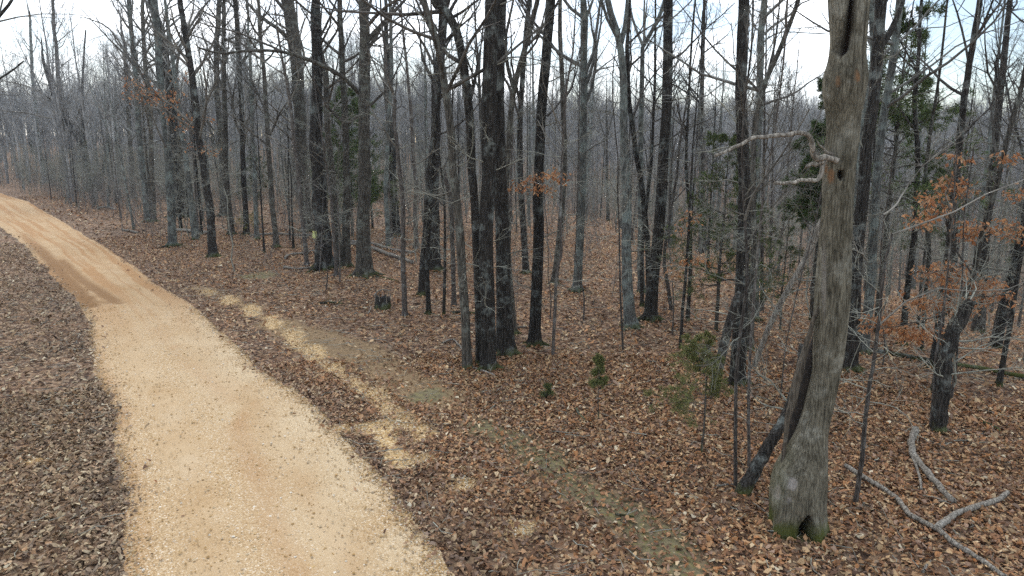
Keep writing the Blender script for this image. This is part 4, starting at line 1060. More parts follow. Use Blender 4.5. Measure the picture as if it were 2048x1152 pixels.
# ------------------------------------------------------------------ cedars
CED = np.array([[0.036, 0.052, 0.020], [0.05, 0.069, 0.026], [0.072, 0.088, 0.035], [0.05, 0.054, 0.026]])
def cedar(label, basepx, topy, halfw_px, crown_lo, seed, dens=1.0, tint=(1, 1, 1), name='cedar_tree', nb=46, sparse=0.0, base=None, lop=0.0, group=None):
    rng = np.random.default_rng(seed)
    B = ground(*basepx); Y = B[1]
    Hh = onplane(basepx[0], topy, Y)[2] - B[2]
    ppm = depth_of(B + np.array([0, 0, 1.5])) / FPX
    hw = halfw_px * ppm
    cl = onplane(basepx[0], crown_lo, Y)[2] - B[2]
    root = empty(name, B); tag(root, label, 'cedar', group)
    r0 = max(0.012, Hh * 0.011)
    z = np.linspace(-0.05, Hh, 14)
    P = np.stack([rng.normal(0, 0.01 * Hh, 14).cumsum() * 0.25, rng.normal(0, 0.01 * Hh, 14).cumsum() * 0.25, z], 1); P[:2, :2] = 0
    R = np.linspace(r0, r0 * 0.15, 14)
    tr = Tubes(); tr.add(P, R, 8)
    t0 = max(0.05, cl / Hh)
    P1, R1 = sprout(rng, P[None], R[None], nb, t0, 0.98, (1.25, 0.2), hw * 1.15, N=7, wob=0.11, trop=0.03, rr=0.5, rmax=0.02, rmin=0.003, shrink=0.75)
    if sparse:
        keep = rng.random(len(P1)) > sparse; P1, R1 = P1[keep], R1[keep]
    if lop:
        P1[:, :, 0] += lop * np.linspace(0, 1, 7)[None] * hw
    br = Tubes(); br.add(P1, R1, 4)
    P2, R2 = sprout(rng, P1, R1, 7, 0.35, 1.0, (0.7, 0.25), lens(P1) * 0.38, N=4, wob=0.18, trop=-0.03, rr=0.5, rmax=0.006, rmin=0.002, shrink=0.5)
    br.add(P2, R2, 3)
    P3, R3 = sprout(rng, P2, R2, 5, 0.15, 1.0, (0.6, 0.2), lens(P2) * 0.5, N=3, wob=0.15, trop=-0.02, rr=0.6, rmax=0.004, rmin=0.0018, shrink=0.4)
    nbld = max(3, int(9 * dens))
    i = rng.integers(0, 2, (len(P3), nbld)); u = rng.random((len(P3), nbld, 1))
    rows_ = np.arange(len(P3))[:, None]
    Q = (P3[rows_, i] * (1 - u) + P3[rows_, i + 1] * u).reshape(-1, 3)
    D = unit(P3[rows_, i + 1] - P3[rows_, i]).reshape(-1, 3)
    c = CED[rng.integers(0, 4, len(Q))] * rng.uniform(0.6, 1.4, (len(Q), 1)) * np.array(tint)
    ln = np.clip(0.016 * Hh, 0.045, 0.13)
    V, F, cc = blades(rng, Q + rng.normal(0, ln * 0.2, Q.shape), D, ln, ln * 0.17, c * 1.5, droop=0.05, spread=0.45)
    link('trunk', tr.mesh('trunk'), M_BARK['mid'], root)
    cr = link('crown', mesh_np('crown', V, F, smooth=False, cols=cc), M_CEDAR, root)
    link('branches', br.mesh('branches'), M_TWIG['mid'], root)
cedar('tall dark green cedar behind the hollow tree, ragged drooping crown', (1752, 668), 20, 130, 430, 51, dens=1.1, nb=64, tint=(1.3, 1.4, 1.25), lop=0.0)
cedar('dark cedar filling the gap left of the hollow tree', (1622, 640), 150, 62, 460, 52, dens=1.5, nb=90, tint=(1.0, 1.15, 1.0))
cedar('loose yellow-green cedar left of the black straight trunk', (1432, 662), 270, 110, 580, 53, dens=1.3, nb=70, tint=(1.3, 1.3, 1.15))
cedar('dark cedar deep behind the twin trunk near the notice tree', (705, 474), 175, 85, 420, 54, dens=1.5, nb=110, tint=(1.2, 1.3, 1.15))
cedar('far green cedar between the slim dark trunks at the left', (515, 440), 300, 42, 410, 55, dens=1.2, nb=44)
cedar('sparse cedar at the right picture edge behind orange leaves', (2050, 700), 400, 90, 600, 56, dens=0.8, nb=36, tint=(1.1, 1.05, 1.0))
cedar('little two-tiered cedar sapling on a bare thin stem', (1403, 906), 668, 82, 828, 57, dens=1.4, nb=50, tint=(2.2, 1.8, 1.6), name='cedar_sapling', sparse=0.2, lop=-0.25)
cedar('little upright cedar sapling with a tuft on a bare stem', (1197, 838), 712, 19, 775, 58, dens=0.9, nb=30, tint=(2.0, 1.7, 1.5), name='cedar_sapling')
cedar('tiny cedar seedling among the leaves left of the upright sapling', (1096, 798), 770, 15, 797, 59, dens=0.4, nb=22, tint=(1.3, 1.2, 1.1), name='cedar_sapling')
cedar('small cedar between the hollow tree and the slanting stem', (1560, 660), 420, 50, 600, 60, dens=0.9, nb=30)
cedar('faint cedar far behind the orange-leaved young tree', (1835, 655), 330, 60, 520, 61, dens=0.9, nb=34, tint=(1.1, 1.1, 1.1))

def leafy_bush():
    rng = np.random.default_rng(77)
    B = ground(497, 468); root = empty('bush', B); tag(root, 'low yellow-green leafy bush among slim trunks at the left', 'bush')
    st = np.array([[[0, 0, -0.03], [0.03, 0, 0.3], [0, 0.05, 0.6], [0.05, 0.03, 0.95]]]); rr = np.array([[0.012, 0.01, 0.008, 0.004]])
    P1, R1 = sprout(rng, st, rr, 16, 0.1, 1.0, (1.0, 0.25), 0.95, N=5, wob=0.15, trop=0.05, rr=0.7, rmax=0.008)
    tb = Tubes(); tb.add(st, rr, 5); tb.add(P1, R1, 3)
    P2, R2 = sprout(rng, P1, R1, 5, 0.3, 1.0, (0.8, 0.2), 0.3, N=3); tb.add(P2, R2, 3)
    link('stem', tb.mesh('stem'), M_TWIG['sap'], root)
    Q = np.repeat(P2[:, 1:].reshape(-1, 3), 5, 0); Q = Q + rng.normal(0, 0.06, Q.shape)
    c = np.array([0.20, 0.22, 0.045]) * rng.uniform(0.6, 1.3, (len(Q), 1))
    V, F, cc = blades(rng, Q, rng.normal(size=Q.shape), 0.06, 0.03, c)
    link('leaves', mesh_np('leaves', V, F, smooth=False, cols=cc), M_CEDAR, root)
leafy_bush()

# ------------------------------------------------------------------ fallen wood, stump, notice
def lying(label, pxs, w0, w1, kind='dead', name='fallen_branch', cat='branch', forks=(), lift=0.5, seed=0, sides=9, twigs=0):
    rng = np.random.default_rng(seed + 500)
    G = [ground(a, b) for a, b in pxs]
    B = np.array(G).mean(0); B[2] = float(HT(B[0], B[1]))
    ppm = depth_of(B) / FPX
    root = empty(name, B); tag(root, label, cat)
    def build(pts, a, b, part):
        Q = np.array([ground(*p) for p in pts]) - B
        rad = np.linspace(a, b, len(Q)) * ppm / 2
        Q[:, 2] += rad * lift * 2 + 0.025
        P, R = resample(Q, max(14, len(Q) * 5), rad, rng, wob=float(rad.mean()) * 0.22)
        R *= 1 + rng.normal(0, 0.07, len(R))
        tb = Tubes(); tb.add(P, R, sides, cap=True)
        if twigs:
            P1, R1 = sprout(rng, P[None], R[None], twigs, 0.2, 0.95, (0.9, 0.2), 0.5, N=5, wob=0.2, trop=0.02, rr=0.4, rmax=0.012); tb.add(P1, R1, 4)
        link(part, tb.mesh(part), M_BARK[kind], root)
    build(pxs, w0, w1, 'stem')
    for f in forks: build(f[0], f[1], f[2], 'fork')
    return root
lying('long pale forked fallen branch lying right of the hollow tree', [(1690, 938), (1738, 968), (1790, 1000), (1815, 1032), (1845, 1052), (1880, 1072), (1915, 1100), (1960, 1128), (2010, 1160)], 11, 9,
      forks=[([(1872, 1066), (1895, 1045), (1925, 1030), (1965, 1018), (1992, 1008), (2014, 992)], 13, 10)], seed=1)
lying('broken weathered log piece lying in the leaves below the crooked trunk', [(1830, 868), (1822, 890), (1824, 915), (1842, 940), (1862, 962), (1885, 990), (1906, 1010)], 15, 10, seed=2, name='fallen_log', cat='log', lift=0.6,
      forks=[([(1822, 912), (1836, 950), (1842, 985)], 6, 4)])
lying('lichened log lying behind the stout grey-brown oak, lower of two', [(690, 492), (735, 496), (770, 510), (800, 520), (826, 529)], 8, 7, seed=3, name='fallen_log', cat='log')
lying('lichened log lying behind the stout grey-brown oak, upper of two', [(700, 486), (745, 490), (780, 500), (830, 508)], 6, 4, seed=4, name='fallen_log', cat='log')
lying('pale fallen pole lying left of the notice tree', [(500, 474), (540, 471), (580, 472), (628, 474)], 5, 5, seed=5, name='fallen_log', cat='log')
lying('curved fallen branch left of the notice tree, upper one', [(570, 520), (580, 512), (600, 510), (634, 503)], 5, 4, seed=6)
lying('curved fallen branch at the foot of the notice tree', [(568, 538), (590, 540), (615, 539), (642, 530)], 5, 4, seed=7)
lying('pale split log behind the slim orange-leaved roadside tree', [(350, 463), (385, 466), (418, 469)], 6, 7, seed=8, name='fallen_log', cat='log')
lying('dark stick at the foot of the straight pale roadside trunk', [(318, 498), (340, 494), (366, 491)], 3, 3, 'dark', seed=9)
lying('pale stick on the leaf verge beside the road bend', [(244, 462), (260, 464), (276, 468)], 4, 4, seed=10)
lying('small pile of grey sticks on the far verge', [(195, 419), (215, 417), (232, 421)], 5, 3, seed=11, twigs=6)
lying('dead branch at the foot of the lichened central trunk', [(932, 735), (955, 742), (975, 748), (990, 755)], 5, 3, seed=12, twigs=3)
lying('thin fallen branch left of the leaning smooth trunk', [(885, 690), (905, 682), (915, 690), (928, 705)], 4, 3, seed=13, twigs=4)
lying('black charred stick lying between the narrow trunks and cluster', [(905, 628), (930, 628), (952, 630)], 5, 4, 'dark', seed=14)
lying('pale thin stick beside the dark flared mossy trunk', [(1035, 658), (1050, 657), (1062, 655)], 4, 3, seed=15)
lying('fallen trunk far down the slope at the right', [(1740, 705), (1830, 722), (1930, 738), (2055, 760)], 9, 8, 'dark', name='fallen_log', cat='log', seed=16, twigs=8)
lying('short black stick on the mossy track in the foreground', [(1230, 1034), (1250, 1036), (1268, 1039)], 5, 4, 'dark', seed=17)
lying('dark curved stick in the leaves right of the crooked trunk', [(1965, 850), (1985, 855), (2000, 866)], 6, 3, 'dark', seed=18)
lying('pale bent stick below the weathered stump', [(736, 630), (741, 622), (742, 615)], 3, 2, seed=19)
lying('thin grey stick under the black straight trunk', [(1432, 978), (1450, 975), (1470, 973)], 5, 3, seed=20)
lying('greenish bent stick in the leaves below the upright cedar sapling', [(1153, 822), (1158, 832), (1170, 842)], 5, 3, 'pale', seed=21)
lying('fallen branch leaning from the stout oak foot to the right', [(740, 555), (760, 556), (778, 560), (797, 566)], 3, 3, 'dark', seed=22)
lying('dark mossy twig mound on the bare patch below the notice tree', [(636, 611), (660, 608), (685, 610)], 5, 3, 'dark', seed=23, twigs=5)
lying('thin grey branch in the leaves left of the hollow tree slab', [(1560, 690), (1585, 700), (1610, 722)], 3, 2, seed=24, twigs=3)
lying('grey twig beside the moss at the hollow tree foot', [(1505, 1010), (1530, 1028), (1545, 1050)], 2.5, 2, seed=25)
lying('grey stick low at the bottom right corner', [(1845, 1150), (1852, 1138), (1860, 1126)], 6, 4, seed=26)

def stump():
    rng = np.random.default_rng(5)
    B = ground(766, 616); ppm = depth_of(B) / FPX
    root = empty('tree_stump', B); tag(root, 'short weathered dark stump with jagged top on the leaf floor', 'stump')
    ns, nr = 28, 9
    a = np.arange(ns) / ns * 6.283; hgt = 24 * ppm * (0.72 + 0.38 * vnoise(a * 3.1, a * 0 + 2)) ; hgt[-1] = hgt[0]
    V = []
    for k in range(nr):
        f = k / (nr - 1); r = 15 * ppm * (1.18 - 0.25 * f + 0.10 * (vnoise(a * 4, np.full(ns, f * 2)) - 0.5)) 
        V.append(np.stack([r * np.cos(a), r * np.sin(a), hgt * f - 0.03 * (1 - f)], 1))
    for q, zz in ((0.75, 0.9), (0.5, 0.45), (0.0001, 0.35)):
        r = 15 * ppm * 0.93 * q; V.append(np.stack([r * np.cos(a), r * np.sin(a), hgt * zz + rng.normal(0, 0.01, ns)], 1))
    V = np.concatenate(V); n = nr + 3
    i = np.arange(n - 1)[:, None] * ns; j = np.arange(ns)[None]; j2 = (j + 1) % ns
    F = np.stack([i + j, i + j2, i + ns + j2, i + ns + j], -1).reshape(-1, 4)
    link('trunk', mesh_np('trunk', V, F), M_BARK['dark'], root)
    tb = Tubes()
    for k in range(7):
        b0 = a[k * 4]; d = np.array([math.cos(b0), math.sin(b0), 0]); p0 = d * 14 * ppm + np.array([0, 0, hgt[k * 4] * 0.5])
        P, R = resample([p0, p0 + d * 0.02 + np.array([0, 0, 0.18]), p0 + d * 0.03 + np.array([0, 0, 0.22 + 0.22 * rng.random()])], 6, [0.02, 0.013, 0.003]); tb.add(P, R, 5)
    link('splinter', tb.mesh('splinter'), M_BARK['dead'], root)
stump()
lying('pale arched stick lying over the stump', [(748, 598), (756, 588), (768, 584), (780, 586)], 3, 2, seed=27, lift=1.5)

def notice():
    Bt = ground(651, 538); Y = Bt[1]
    c = onplane(633, 468, Y); ppm = depth_of(c) / FPX
    hw, hh = 4.3 * ppm, 7.2 * ppm
    nx, nz = 7, 11
    V = []
    for s in (0, 1):
        for k in range(nz):
            for i in range(nx):
                u = i / (nx - 1) * 2 - 1; v_ = k / (nz - 1) * 2 - 1
                V.append((u * hw, 0.05 * u * u * hw + 0.012 * math.sin(v_ * 2.3) + (0.003 if s else 0), v_ * hh))
    F = []
    m = nx * nz
    for k in range(nz - 1):
        for i in range(nx - 1):
            a = k * nx + i
            F.append((a, a + 1, a + nx + 1, a + nx)); F.append((m + a, m + a + nx, m + a + nx + 1, m + a + 1))
    edge = [i for i in range(nx)] + [k * nx + nx - 1 for k in range(1, nz)] + [(nz - 1) * nx + i for i in range(nx - 2, -1, -1)] + [k * nx for k in range(nz - 2, 0, -1)]
    for a, b in zip(edge, edge[1:] + edge[:1]): F.append((a, m + a, m + b, b))
    mt, t, b, l = new_mat('yellow_plastic_sheet')
    co = node(t, 'ShaderNodeTexCoord'); n1 = node(t, 'ShaderNodeTexNoise', i_Scale=9.0, i_Detail=4); l(co.outputs['Object'], n1.inputs['Vector'])
    r = ramp(t, [(0.3, (0.50, 0.54, 0.17)), (0.7, (0.64, 0.68, 0.27))]); l(n1.outputs['Fac'], r.inputs[0]); l(r.outputs[0], b.inputs['Base Color']); b.inputs['Roughness'].default_value = 0.5
    o = link('notice_sign', mesh_np('notice_sign', np.array(V), np.array(F)), mt, None, (c[0], c[1] - 0.235, c[2]))
    o.rotation_euler = (0, math.radians(4), math.radians(10))
    tag(o, 'faded yellow notice sheet fixed to the thick dark trunk', 'sign')
notice()

# ------------------------------------------------------------------ trees standing deeper in the woods: one prototype of each kind, copied
def pole_proto(seed, H, r0, kind, lvl, fork=False, nlow=8, ncrown=16):
    rng = np.random.default_rng(900 + seed)
    n = 16
    z = np.linspace(-0.15, H, n)
    w_ = rng.normal(0, 0.02 * H / n, (n, 2)).cumsum(0) + np.outer(np.linspace(0, 1, n), rng.normal(0, 0.03 * H, 2)); w_[:2] = 0
    P = np.column_stack([w_, z]); R = r0 * (1 - 0.93 * np.linspace(0, 1, n) ** 1.25) + 0.006
    R[0] *= 1.4; R[1] *= 1.22
    tr = Tubes(); tr.add(P, R, 8)
    tb = Tubes()
    PL = P[None]; RL = R[None]
    if fork:
        F1, G1 = sprout(rng, PL, RL, 2, 0.35, 0.6, (0.35, 0.06), H * 0.5, N=n, wob=0.04, trop=0.04, rr=0.72, rmax=0.5, shrink=0.2)
        tr.add(F1, G1, 6)
        P1, R1 = sprout(rng, F1, G1, 9, 0.3, 1.0, (0.8, 0.2), H * 0.17, N=7, wob=0.14, trop=0.07, rr=0.5, rmax=0.05, rmin=0.006, shrink=0.5)
        tb.add(P1, R1, 4); crown_detail(rng, tb, P1, R1, lvl)
    P1, R1 = sprout(rng, PL, RL, ncrown, 0.45, 0.98, (0.75, 0.2), H * 0.22, N=7, wob=0.13, trop=0.08, rr=0.5, rmax=0.05, rmin=0.006, shrink=0.6)
    tb.add(P1, R1, 4); crown_detail(rng, tb, P1, R1, lvl)
    P1, R1 = sprout(rng, PL, RL, nlow, 0.08, 0.5, (1.15, 0.25), min(1.8, H * 0.13), N=6, wob=0.2, trop=0.03, rr=0.3, rmax=0.014, rmin=0.004, shrink=0.1)
    tb.add(P1, R1, 3); crown_detail(rng, tb, P1, R1, 1)
    return tr.mesh('trunk'), tb.mesh('crown')
PROTOS = []
for i_, (H_, r_, k_, f_, sz) in enumerate([(17, 0.17, 'dark', False, 'stout'), (16, 0.14, 'mid', True, 'stout'), (18, 0.16, 'pale', False, 'stout'), (15, 0.10, 'dark', False, 'slim'), (15, 0.10, 'pale', True, 'slim'),
                                           (13, 0.08, 'mid', False, 'slim'), (14, 0.09, 'dark', True, 'slim'), (16, 0.12, 'pale', False, 'slim'), (9, 0.05, 'sap', False, 'thin'), (8, 0.045, 'dark', False, 'thin'), (10, 0.055, 'pale', False, 'thin'), (7, 0.04, 'sap', False, 'thin')]):
    a, b = pole_proto(i_, H_, r_, k_, 2 if sz != 'thin' else 1, f_)
    a.materials.append(M_BARK[k_]); b.materials.append(M_TWIG[k_])
    PROTOS.append((a, b, k_, sz, H_))
KTXT = {'dark': 'dark', 'mid': 'brown', 'pale': 'pale grey', 'sap': 'grey'}
ZONES = [(-1e9, 130, 'beyond the far road bend'), (130, 330, 'behind the leaning oak'), (330, 480, 'behind the orange-leaved roadside tree'), (480, 600, 'behind the yellow-green bush'),
         (600, 715, 'behind the notice tree'), (715, 850, 'behind the stump'), (850, 1040, 'behind the dark central cluster'), (1040, 1200, 'behind the pale flared trunk'),
         (1200, 1350, 'behind the pale Y-forked trunk'), (1350, 1500, 'behind the loose yellow-green cedar'), (1500, 1640, 'behind and left of hollow tree'), (1640, 1800, 'behind and right of hollow tree'), (1800, 1e9, 'behind the orange-leaved young tree')]
def place_woods():
    rng = np.random.default_rng(42)
    pts = []
    heroes = np.array([[o.location.x, o.location.y] for o in bpy.data.objects if o.type == 'EMPTY' and o.parent is None])
    n = 0; tries = 0; named = []
    while n < 200 and tries < 20000:
        tries += 1
        a = rng.uniform(-0.74, 0.74)
        r = math.sqrt(rng.uniform(23 ** 2, 82 ** 2)) if rng.random() < 0.72 else rng.uniform(20, 50)
        x, y = r * math.sin(a), r * math.cos(a)
        ins = float(road_signed(x, y))
        if ins > -1.6: continue
        if x < float(road_l(y)): continue
        # an open leaf verge lies right of the road
        if y < 60 and x < float(road_r(y)) + 3.0: continue
        if x < -4 and r < 27: continue
        s = (x - 10) * 0.977 + (y - 17) * 0.214
        if r < 33 and s < -2 and rng.random() < 0.72: continue
        p = np.array([x, y])
        if len(heroes) and np.min(np.hypot(*(heroes - p).T)) < 0.9: continue
        if pts and min(math.hypot(q[0] - x, q[1] - y) for q in pts) < 1.1: continue
        pts.append((x, y)); n += 1
        far = r > 40
        k = rng.choice(len(PROTOS), p=np.array([0.5, 0.5, 0.5, 2, 2, 3, 2, 2, 15, 16, 15, 15.5]) / 74.0) if not far else rng.choice(len(PROTOS), p=np.array([2, 2, 2, 4, 4, 5, 4, 4, 13, 12, 13, 13]) / 78.0)
        if x < -3 and k < 8 and rng.random() < 0.55: k = 8 + int(rng.integers(0, 4))
        me_t, me_c, kd, sz, Hh = PROTOS[k]
        z = float(HT(x, y))
        root = empty('bare_tree' if sz != 'thin' else 'sapling', (x, y, z))
        root.rotation_euler = (rng.normal(0, 0.02), rng.normal(0, 0.02), rng.uniform(0, 6.28))
        s_ = rng.uniform(0.8, 1.2); root.scale = (s_, s_, s_ * rng.uniform(0.9, 1.12))
        t_ = link('trunk', me_t, None, root); c_ = link('crown', me_c, None, root)
        px = topix(np.array([x, y, z + 1]))[0]
        zone = next(t for lo, hi, t in ZONES if lo <= px < hi)
        named.append((px, root, '%s %s tree %s %s' % (sz, KTXT[kd], 'far' if far else 'midway', zone)))
    named.sort(key=lambda q: q[0])
    same = {}
    for q in named: same.setdefault(q[2], []).append(q[1])
    NUM = 'first second third fourth fifth sixth seventh eighth ninth tenth eleventh twelfth'.split()
    CNT = 'one two three four five six seven eight nine ten eleven twelve'.split()
    for lab, obs in same.items():
        for i, o in enumerate(obs):
            tag(o, lab if len(obs) == 1 else '%s, %s of %s from left' % (lab, NUM[i], CNT[len(obs) - 1]), 'tree', 'bare trees standing deeper in the woods')
place_woods()

# ------------------------------------------------------------------ far wood and undergrowth: uncountable, instanced on points
def scatter(name, label, cat, pts, idx, rot, scl, protos):
    coll = bpy.data.collections.new(name + '_kinds')
    for i, (me, mat) in enumerate(protos):
        o = bpy.data.objects.new('%s_kind_%02d' % (name, i), me)
        if not me.materials: me.materials.append(mat)
        coll.objects.link(o)
    me = bpy.data.meshes.new(name); n = len(pts)
    me.vertices.add(n); me.vertices.foreach_set('co', np.asarray(pts, np.float32).ravel())
    a = me.attributes.new('kind_index', 'INT', 'POINT'); a.data.foreach_set('value', np.asarray(idx, np.int32))
    a = me.attributes.new('turn', 'FLOAT_VECTOR', 'POINT'); a.data.foreach_set('vector', np.asarray(rot, np.float32).ravel())
    a = me.attributes.new('size', 'FLOAT_VECTOR', 'POINT'); a.data.foreach_set('vector', np.asarray(scl, np.float32).ravel())
    o = link(name, me, None)
    ng = bpy.data.node_groups.new(name + '_scatter', 'GeometryNodeTree')
    ng.interface.new_socket('Geometry', in_out='INPUT', socket_type='NodeSocketGeometry')
    ng.interface.new_socket('Geometry', in_out='OUTPUT', socket_type='NodeSocketGeometry')
    gi = ng.nodes.new('NodeGroupInput'); go = ng.nodes.new('NodeGroupOutput')
    ip = ng.nodes.new('GeometryNodeInstanceOnPoints'); ci = ng.nodes.new('GeometryNodeCollectionInfo')
    ci.inputs['Collection'].default_value = coll; ci.inputs['Separate Children'].default_value = True; ci.inputs['Reset Children'].default_value = True
    ip.inputs['Pick Instance'].default_value = True
    def at(nm, ty):
        q = ng.nodes.new('GeometryNodeInputNamedAttribute'); q.data_type = ty; q.inputs['Name'].default_value = nm
        return next(s for s in q.outputs if s.enabled and s.name == 'Attribute')
    lk = ng.links.new
    lk(gi.outputs[0], ip.inputs['Points']); lk(ci.outputs[0], ip.inputs['Instance'])
    lk(at('kind_index', 'INT'), ip.inputs['Instance Index'])
    e2r = ng.nodes.new('FunctionNodeEulerToRotation'); lk(at('turn', 'FLOAT_VECTOR'), e2r.inputs[0]); lk(e2r.outputs[0], ip.inputs['Rotation'])
    lk(at('size', 'FLOAT_VECTOR'), ip.inputs['Scale']); lk(ip.outputs[0], go.inputs[0])
    md = o.modifiers.new('scatter', 'NODES'); md.node_group = ng
    tag(o, label, cat, kind='stuff')
    return o

def far_proto(seed, H, r0, fork):
    rng = np.random.default_rng(2000 + seed)
    n = 9; z = np.linspace(-0.3, H, n)
    w_ = rng.normal(0, 0.02 * H / n, (n, 2)).cumsum(0) + np.outer(np.linspace(0, 1, n), rng.normal(0, 0.03 * H, 2))
    P = np.column_stack([w_, z]); R = r0 * (1 - 0.9 * np.linspace(0, 1, n) ** 1.2) + 0.01
    tb = Tubes(); tb.add(P, R, 5)
    PL, RL = P[None], R[None]
    if fork:
        F1, G1 = sprout(rng, PL, RL, 2, 0.3, 0.6, (0.35, 0.06), H * 0.5, N=n, wob=0.05, trop=0.04, rr=0.7, rmax=0.5, shrink=0.2)
        tb.add(F1, G1, 4); PL, RL = np.concatenate([PL, F1]), np.concatenate([RL, G1])
    P1, R1 = sprout(rng, PL, RL, 22 if not fork else 11, 0.3, 0.99, (0.7, 0.2), H * (0.22 if seed % 2 else 0.32), N=5, wob=0.13, trop=0.09, rr=0.5, rmax=0.045, rmin=0.011, shrink=0.6)
    tb.add(P1, R1, 3)
    P2, R2 = sprout(rng, P1, R1, 7, 0.2, 1, (0.6, 0.2), lens(P1) * 0.5, N=4, wob=0.15, trop=0.08, rr=0.6, rmax=0.02, rmin=0.009, shrink=0.5)
    tb.add(P2, R2, 3)
    P3, R3 = sprout(rng, P2, R2, 4, 0.2, 1, (0.6, 0.25), lens(P2) * 0.6, N=3, wob=0.15, trop=0.06, rr=0.6, rmax=0.012, rmin=0.007, shrink=0.4)
    tb.add(P3, R3, 3)
    return tb.mesh('far_tree_%d' % seed)
def far_cedar(seed):
    rng = np.random.default_rng(3000 + seed); H = 9
    z = np.linspace(0, H, 8); P = np.column_stack([z * 0, z * 0, z]); R = np.linspace(0.12, 0.01, 8)
    P1, R1 = sprout(rng, P[None], R[None], 60, 0.12, 0.98, (1.2, 0.2), 1.9, N=5, trop=0.05, wob=0.1, shrink=0.8)
    Q = np.repeat(P1[:, 1:].reshape(-1, 3), 9, 0); Q = Q + rng.normal(0, 0.16, Q.shape)
    c = CED[rng.integers(0, 4, len(Q))] * rng.uniform(0.7, 1.2, (len(Q), 1))
    V, F, cc = blades(rng, Q, rng.normal(size=Q.shape), 0.3, 0.12, c)
    return mesh_np('far_cedar_%d' % seed, V, F, smooth=False, cols=cc)
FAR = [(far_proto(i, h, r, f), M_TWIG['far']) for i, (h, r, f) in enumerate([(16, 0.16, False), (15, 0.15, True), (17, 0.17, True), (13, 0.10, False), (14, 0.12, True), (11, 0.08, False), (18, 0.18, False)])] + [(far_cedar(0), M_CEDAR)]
def build_far_wood():
    rng = np.random.default_rng(8)
    n = 9000
    a = rng.uniform(-0.86, 0.86, n); r = np.sqrt(rng.uniform(66 ** 2, 330 ** 2, n))
    m = rng.random(n) < np.where(r < 120, np.where(a < -0.2, 0.36, 0.16), 0.62)
    a, r = a[m], r[m]
    x = r * np.sin(a); y = r * np.cos(a)
    ok = (road_signed(x, y) < -2.5) & ~((x < road_r(y)) & (y < 70)) & (np.hypot(x, y) > 60)
    x, y = x[ok], y[ok]; n = len(x)
    idx = rng.choice(8, n, p=[0.16, 0.15, 0.16, 0.15, 0.15, 0.12, 0.1, 0.01])
    s = rng.uniform(0.75, 1.15, n)
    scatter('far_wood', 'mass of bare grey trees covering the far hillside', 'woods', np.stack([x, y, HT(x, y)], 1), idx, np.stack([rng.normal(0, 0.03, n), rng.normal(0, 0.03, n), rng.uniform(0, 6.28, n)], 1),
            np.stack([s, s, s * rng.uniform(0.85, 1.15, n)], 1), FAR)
build_far_wood()

def brush_proto(seed, H, n):
    rng = np.random.default_rng(4000 + seed)
    tb = Tubes()
    for k in range(n):
        b0 = np.append(rng.normal(0, 0.15, 2), -0.05); d = unit(np.append(rng.normal(0, 0.16, 2), 1.0))
        P = np.array([b0 + d * H * t * rng.uniform(0.9, 1.05) + np.append(rng.normal(0, 0.05, 2) * t, 0) for t in np.linspace(0, 1, 6)]); P[0, 2] = -0.05
        R = np.linspace(0.013 * H / 2.5, 0.004, 6)
        tb.add(P, R, 4)
        P1, R1 = sprout(rng, P[None], R[None], 14, 0.15, 1, (0.9, 0.3), H * 0.3, N=5, wob=0.2, trop=0.06, rr=0.6, rmax=0.01, rmin=0.004, shrink=0.4)
        tb.add(P1, R1, 3)
        P2, R2 = sprout(rng, P1, R1, 5, 0.2, 1, (0.8, 0.3), lens(P1) * 0.5, N=3, wob=0.2, trop=0.04, rr=0.6, rmax=0.007, rmin=0.0035, shrink=0.4)
        tb.add(P2, R2, 3)
    return tb.mesh('brush_%d' % seed)
def understorey_proto(seed, H):
    rng = np.random.default_rng(5000 + seed)
    tb = Tubes(); n = 10
    w_ = rng.normal(0, 0.03 * H, (n, 2)).cumsum(0) * 0.6; w_[0] = 0
    P = np.column_stack([w_, np.linspace(-0.06, H, n)]); R = np.linspace(0.022 * H / 4, 0.005, n)
    tb.add(P, R, 5)
    P1, R1 = sprout(rng, P[None], R[None], 20, 0.2, 1, (1.15, 0.25), H * 0.34, N=8, wob=0.24, trop=0.04, rr=0.6, rmax=0.014, rmin=0.005, shrink=0.45)
    tb.add(P1, R1, 3)
    P2, R2 = sprout(rng, P1, R1, 6, 0.2, 1, (0.8, 0.3), lens(P1) * 0.45, N=5, wob=0.28, trop=0.03, rr=0.65, rmax=0.008, rmin=0.004, shrink=0.4)
    tb.add(P2, R2, 3)
    P3, R3 = sprout(rng, P2, R2, 3, 0.2, 1, (0.8, 0.3), lens(P2) * 0.5, N=3, wob=0.25, trop=0.03, rr=0.65, rmax=0.006, rmin=0.0035, shrink=0.4)
    tb.add(P3, R3, 3)
    return tb.mesh('understorey_%d' % seed)
BRUSH = [(brush_proto(i, h, n_), M_TWIG['brush']) for i, (h, n_) in enumerate([(1.6, 2), (2.4, 2), (3.2, 1), (4.0, 1), (1.0, 3), (5.0, 1)])] + [(understorey_proto(i, h), M_TWIG['lichen']) for i, h in enumerate([3.2, 4.5, 5.6])]
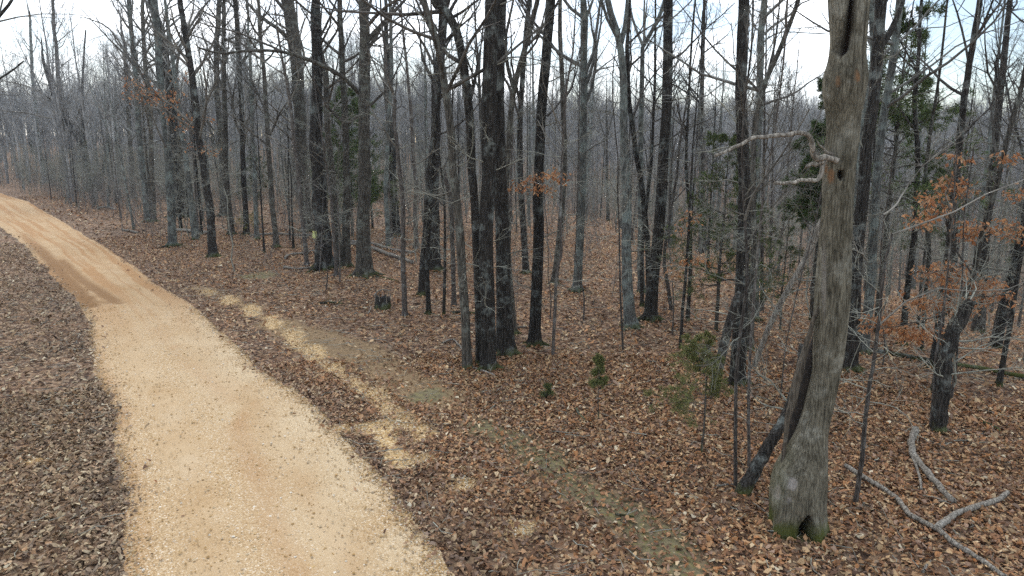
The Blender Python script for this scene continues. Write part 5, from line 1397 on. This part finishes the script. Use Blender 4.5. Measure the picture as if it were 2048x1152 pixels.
def build_undergrowth():
    rng = np.random.default_rng(9)
    n = 9000
    a = rng.uniform(-0.84, 0.84, n); r = np.sqrt(rng.uniform(15 ** 2, 95 ** 2, n))
    a[:1300] = rng.uniform(-0.86, -0.45, 1300); r[:1300] = rng.uniform(62, 150, 1300)
    x = r * np.sin(a); y = r * np.cos(a)
    s = (x - 10) * 0.977 + (y - 17) * 0.214
    pr = np.where(s > -2.5, 0.26, np.where(r > 38, 0.4, np.where(r > 28, 0.2, 0.05)))
    pr[:1300] = 0.8
    pr = np.where((s > -2.5) & (r < 17), 0.2, pr)
    ok = (rng.random(n) < pr) & (road_signed(x, y) < -1.5) & ((x > road_l(y)) | (r > 75)) & ~((y < 70) & (x < road_r(y) + 2.5))
    x, y = x[ok], y[ok]; n = len(x)
    idx = rng.choice(9, n, p=[0.13, 0.14, 0.12, 0.1, 0.08, 0.07, 0.12, 0.12, 0.12]); sc_ = rng.uniform(0.7, 1.2, n)
    scatter('undergrowth', 'thin leafless brush and whips between the trunks', 'brush', np.stack([x, y, HT(x, y)], 1), idx, np.stack([rng.normal(0, 0.06, n), rng.normal(0, 0.06, n), rng.uniform(0, 6.28, n)], 1),
            np.stack([sc_, sc_, sc_], 1), BRUSH)
build_undergrowth()

# ------------------------------------------------------------------ air
def haze():
    V = np.array([(x, y, z) for z in (-22, 75) for y in (-720, 720) for x in (-720, 720)], float)
    F = np.array([[0, 2, 3, 1], [4, 5, 7, 6], [0, 1, 5, 4], [2, 6, 7, 3], [0, 4, 6, 2], [1, 3, 7, 5]])
    m = bpy.data.materials.new('thin_haze'); m.use_nodes = True
    t = m.node_tree
    t.nodes.remove(t.nodes['Principled BSDF'])
    pv = node(t, 'ShaderNodeVolumePrincipled'); pv.inputs['Color'].default_value = (0.70, 0.84, 1.0, 1); pv.inputs['Density'].default_value = 0.0003; pv.inputs['Anisotropy'].default_value = 0.3
    t.links.new(pv.outputs[0], t.nodes['Material Output'].inputs['Volume'])
    o = link('haze', mesh_np('haze', V, F, smooth=False), m)
    tag(o, 'thin pale blue haze between the far trees', kind='stuff')
haze()

def twig_litter():
    rng = np.random.default_rng(31); n = 2600
    r = np.sqrt(rng.uniform(6 ** 2, 30 ** 2, n)); a = rng.uniform(-0.8, 0.8, n)
    x = r * np.sin(a); y = r * np.cos(a); ok = road_signed(x, y) < -0.1; x, y = x[ok], y[ok]; n = len(x)
    yaw = rng.uniform(0, 6.28, n); ln = np.clip(rng.lognormal(-1.2, 0.5, n), 0.1, 1.1)
    k = np.linspace(-0.5, 0.5, 4)
    P = np.zeros((n, 4, 3)); bend = rng.normal(0, 0.08, (n, 4))
    P[..., 0] = x[:, None] + np.cos(yaw)[:, None] * k * ln[:, None] - np.sin(yaw)[:, None] * bend * ln[:, None]
    P[..., 1] = y[:, None] + np.sin(yaw)[:, None] * k * ln[:, None] + np.cos(yaw)[:, None] * bend * ln[:, None]
    P[..., 2] = HT(P[..., 0], P[..., 1]) + 0.025 + rng.uniform(0, 0.035, (n, 4))
    tb = Tubes(); tb.add(P, np.repeat((0.003 + 0.006 * rng.random(n))[:, None], 4, 1) * np.array([1, 0.95, 0.8, 0.5]), 3)
    tag(link('twig_litter', tb.mesh('twig_litter'), M_TWIG['lichen']), 'small fallen twigs strewn over the leaf litter', 'twigs', kind='stuff')
twig_litter()
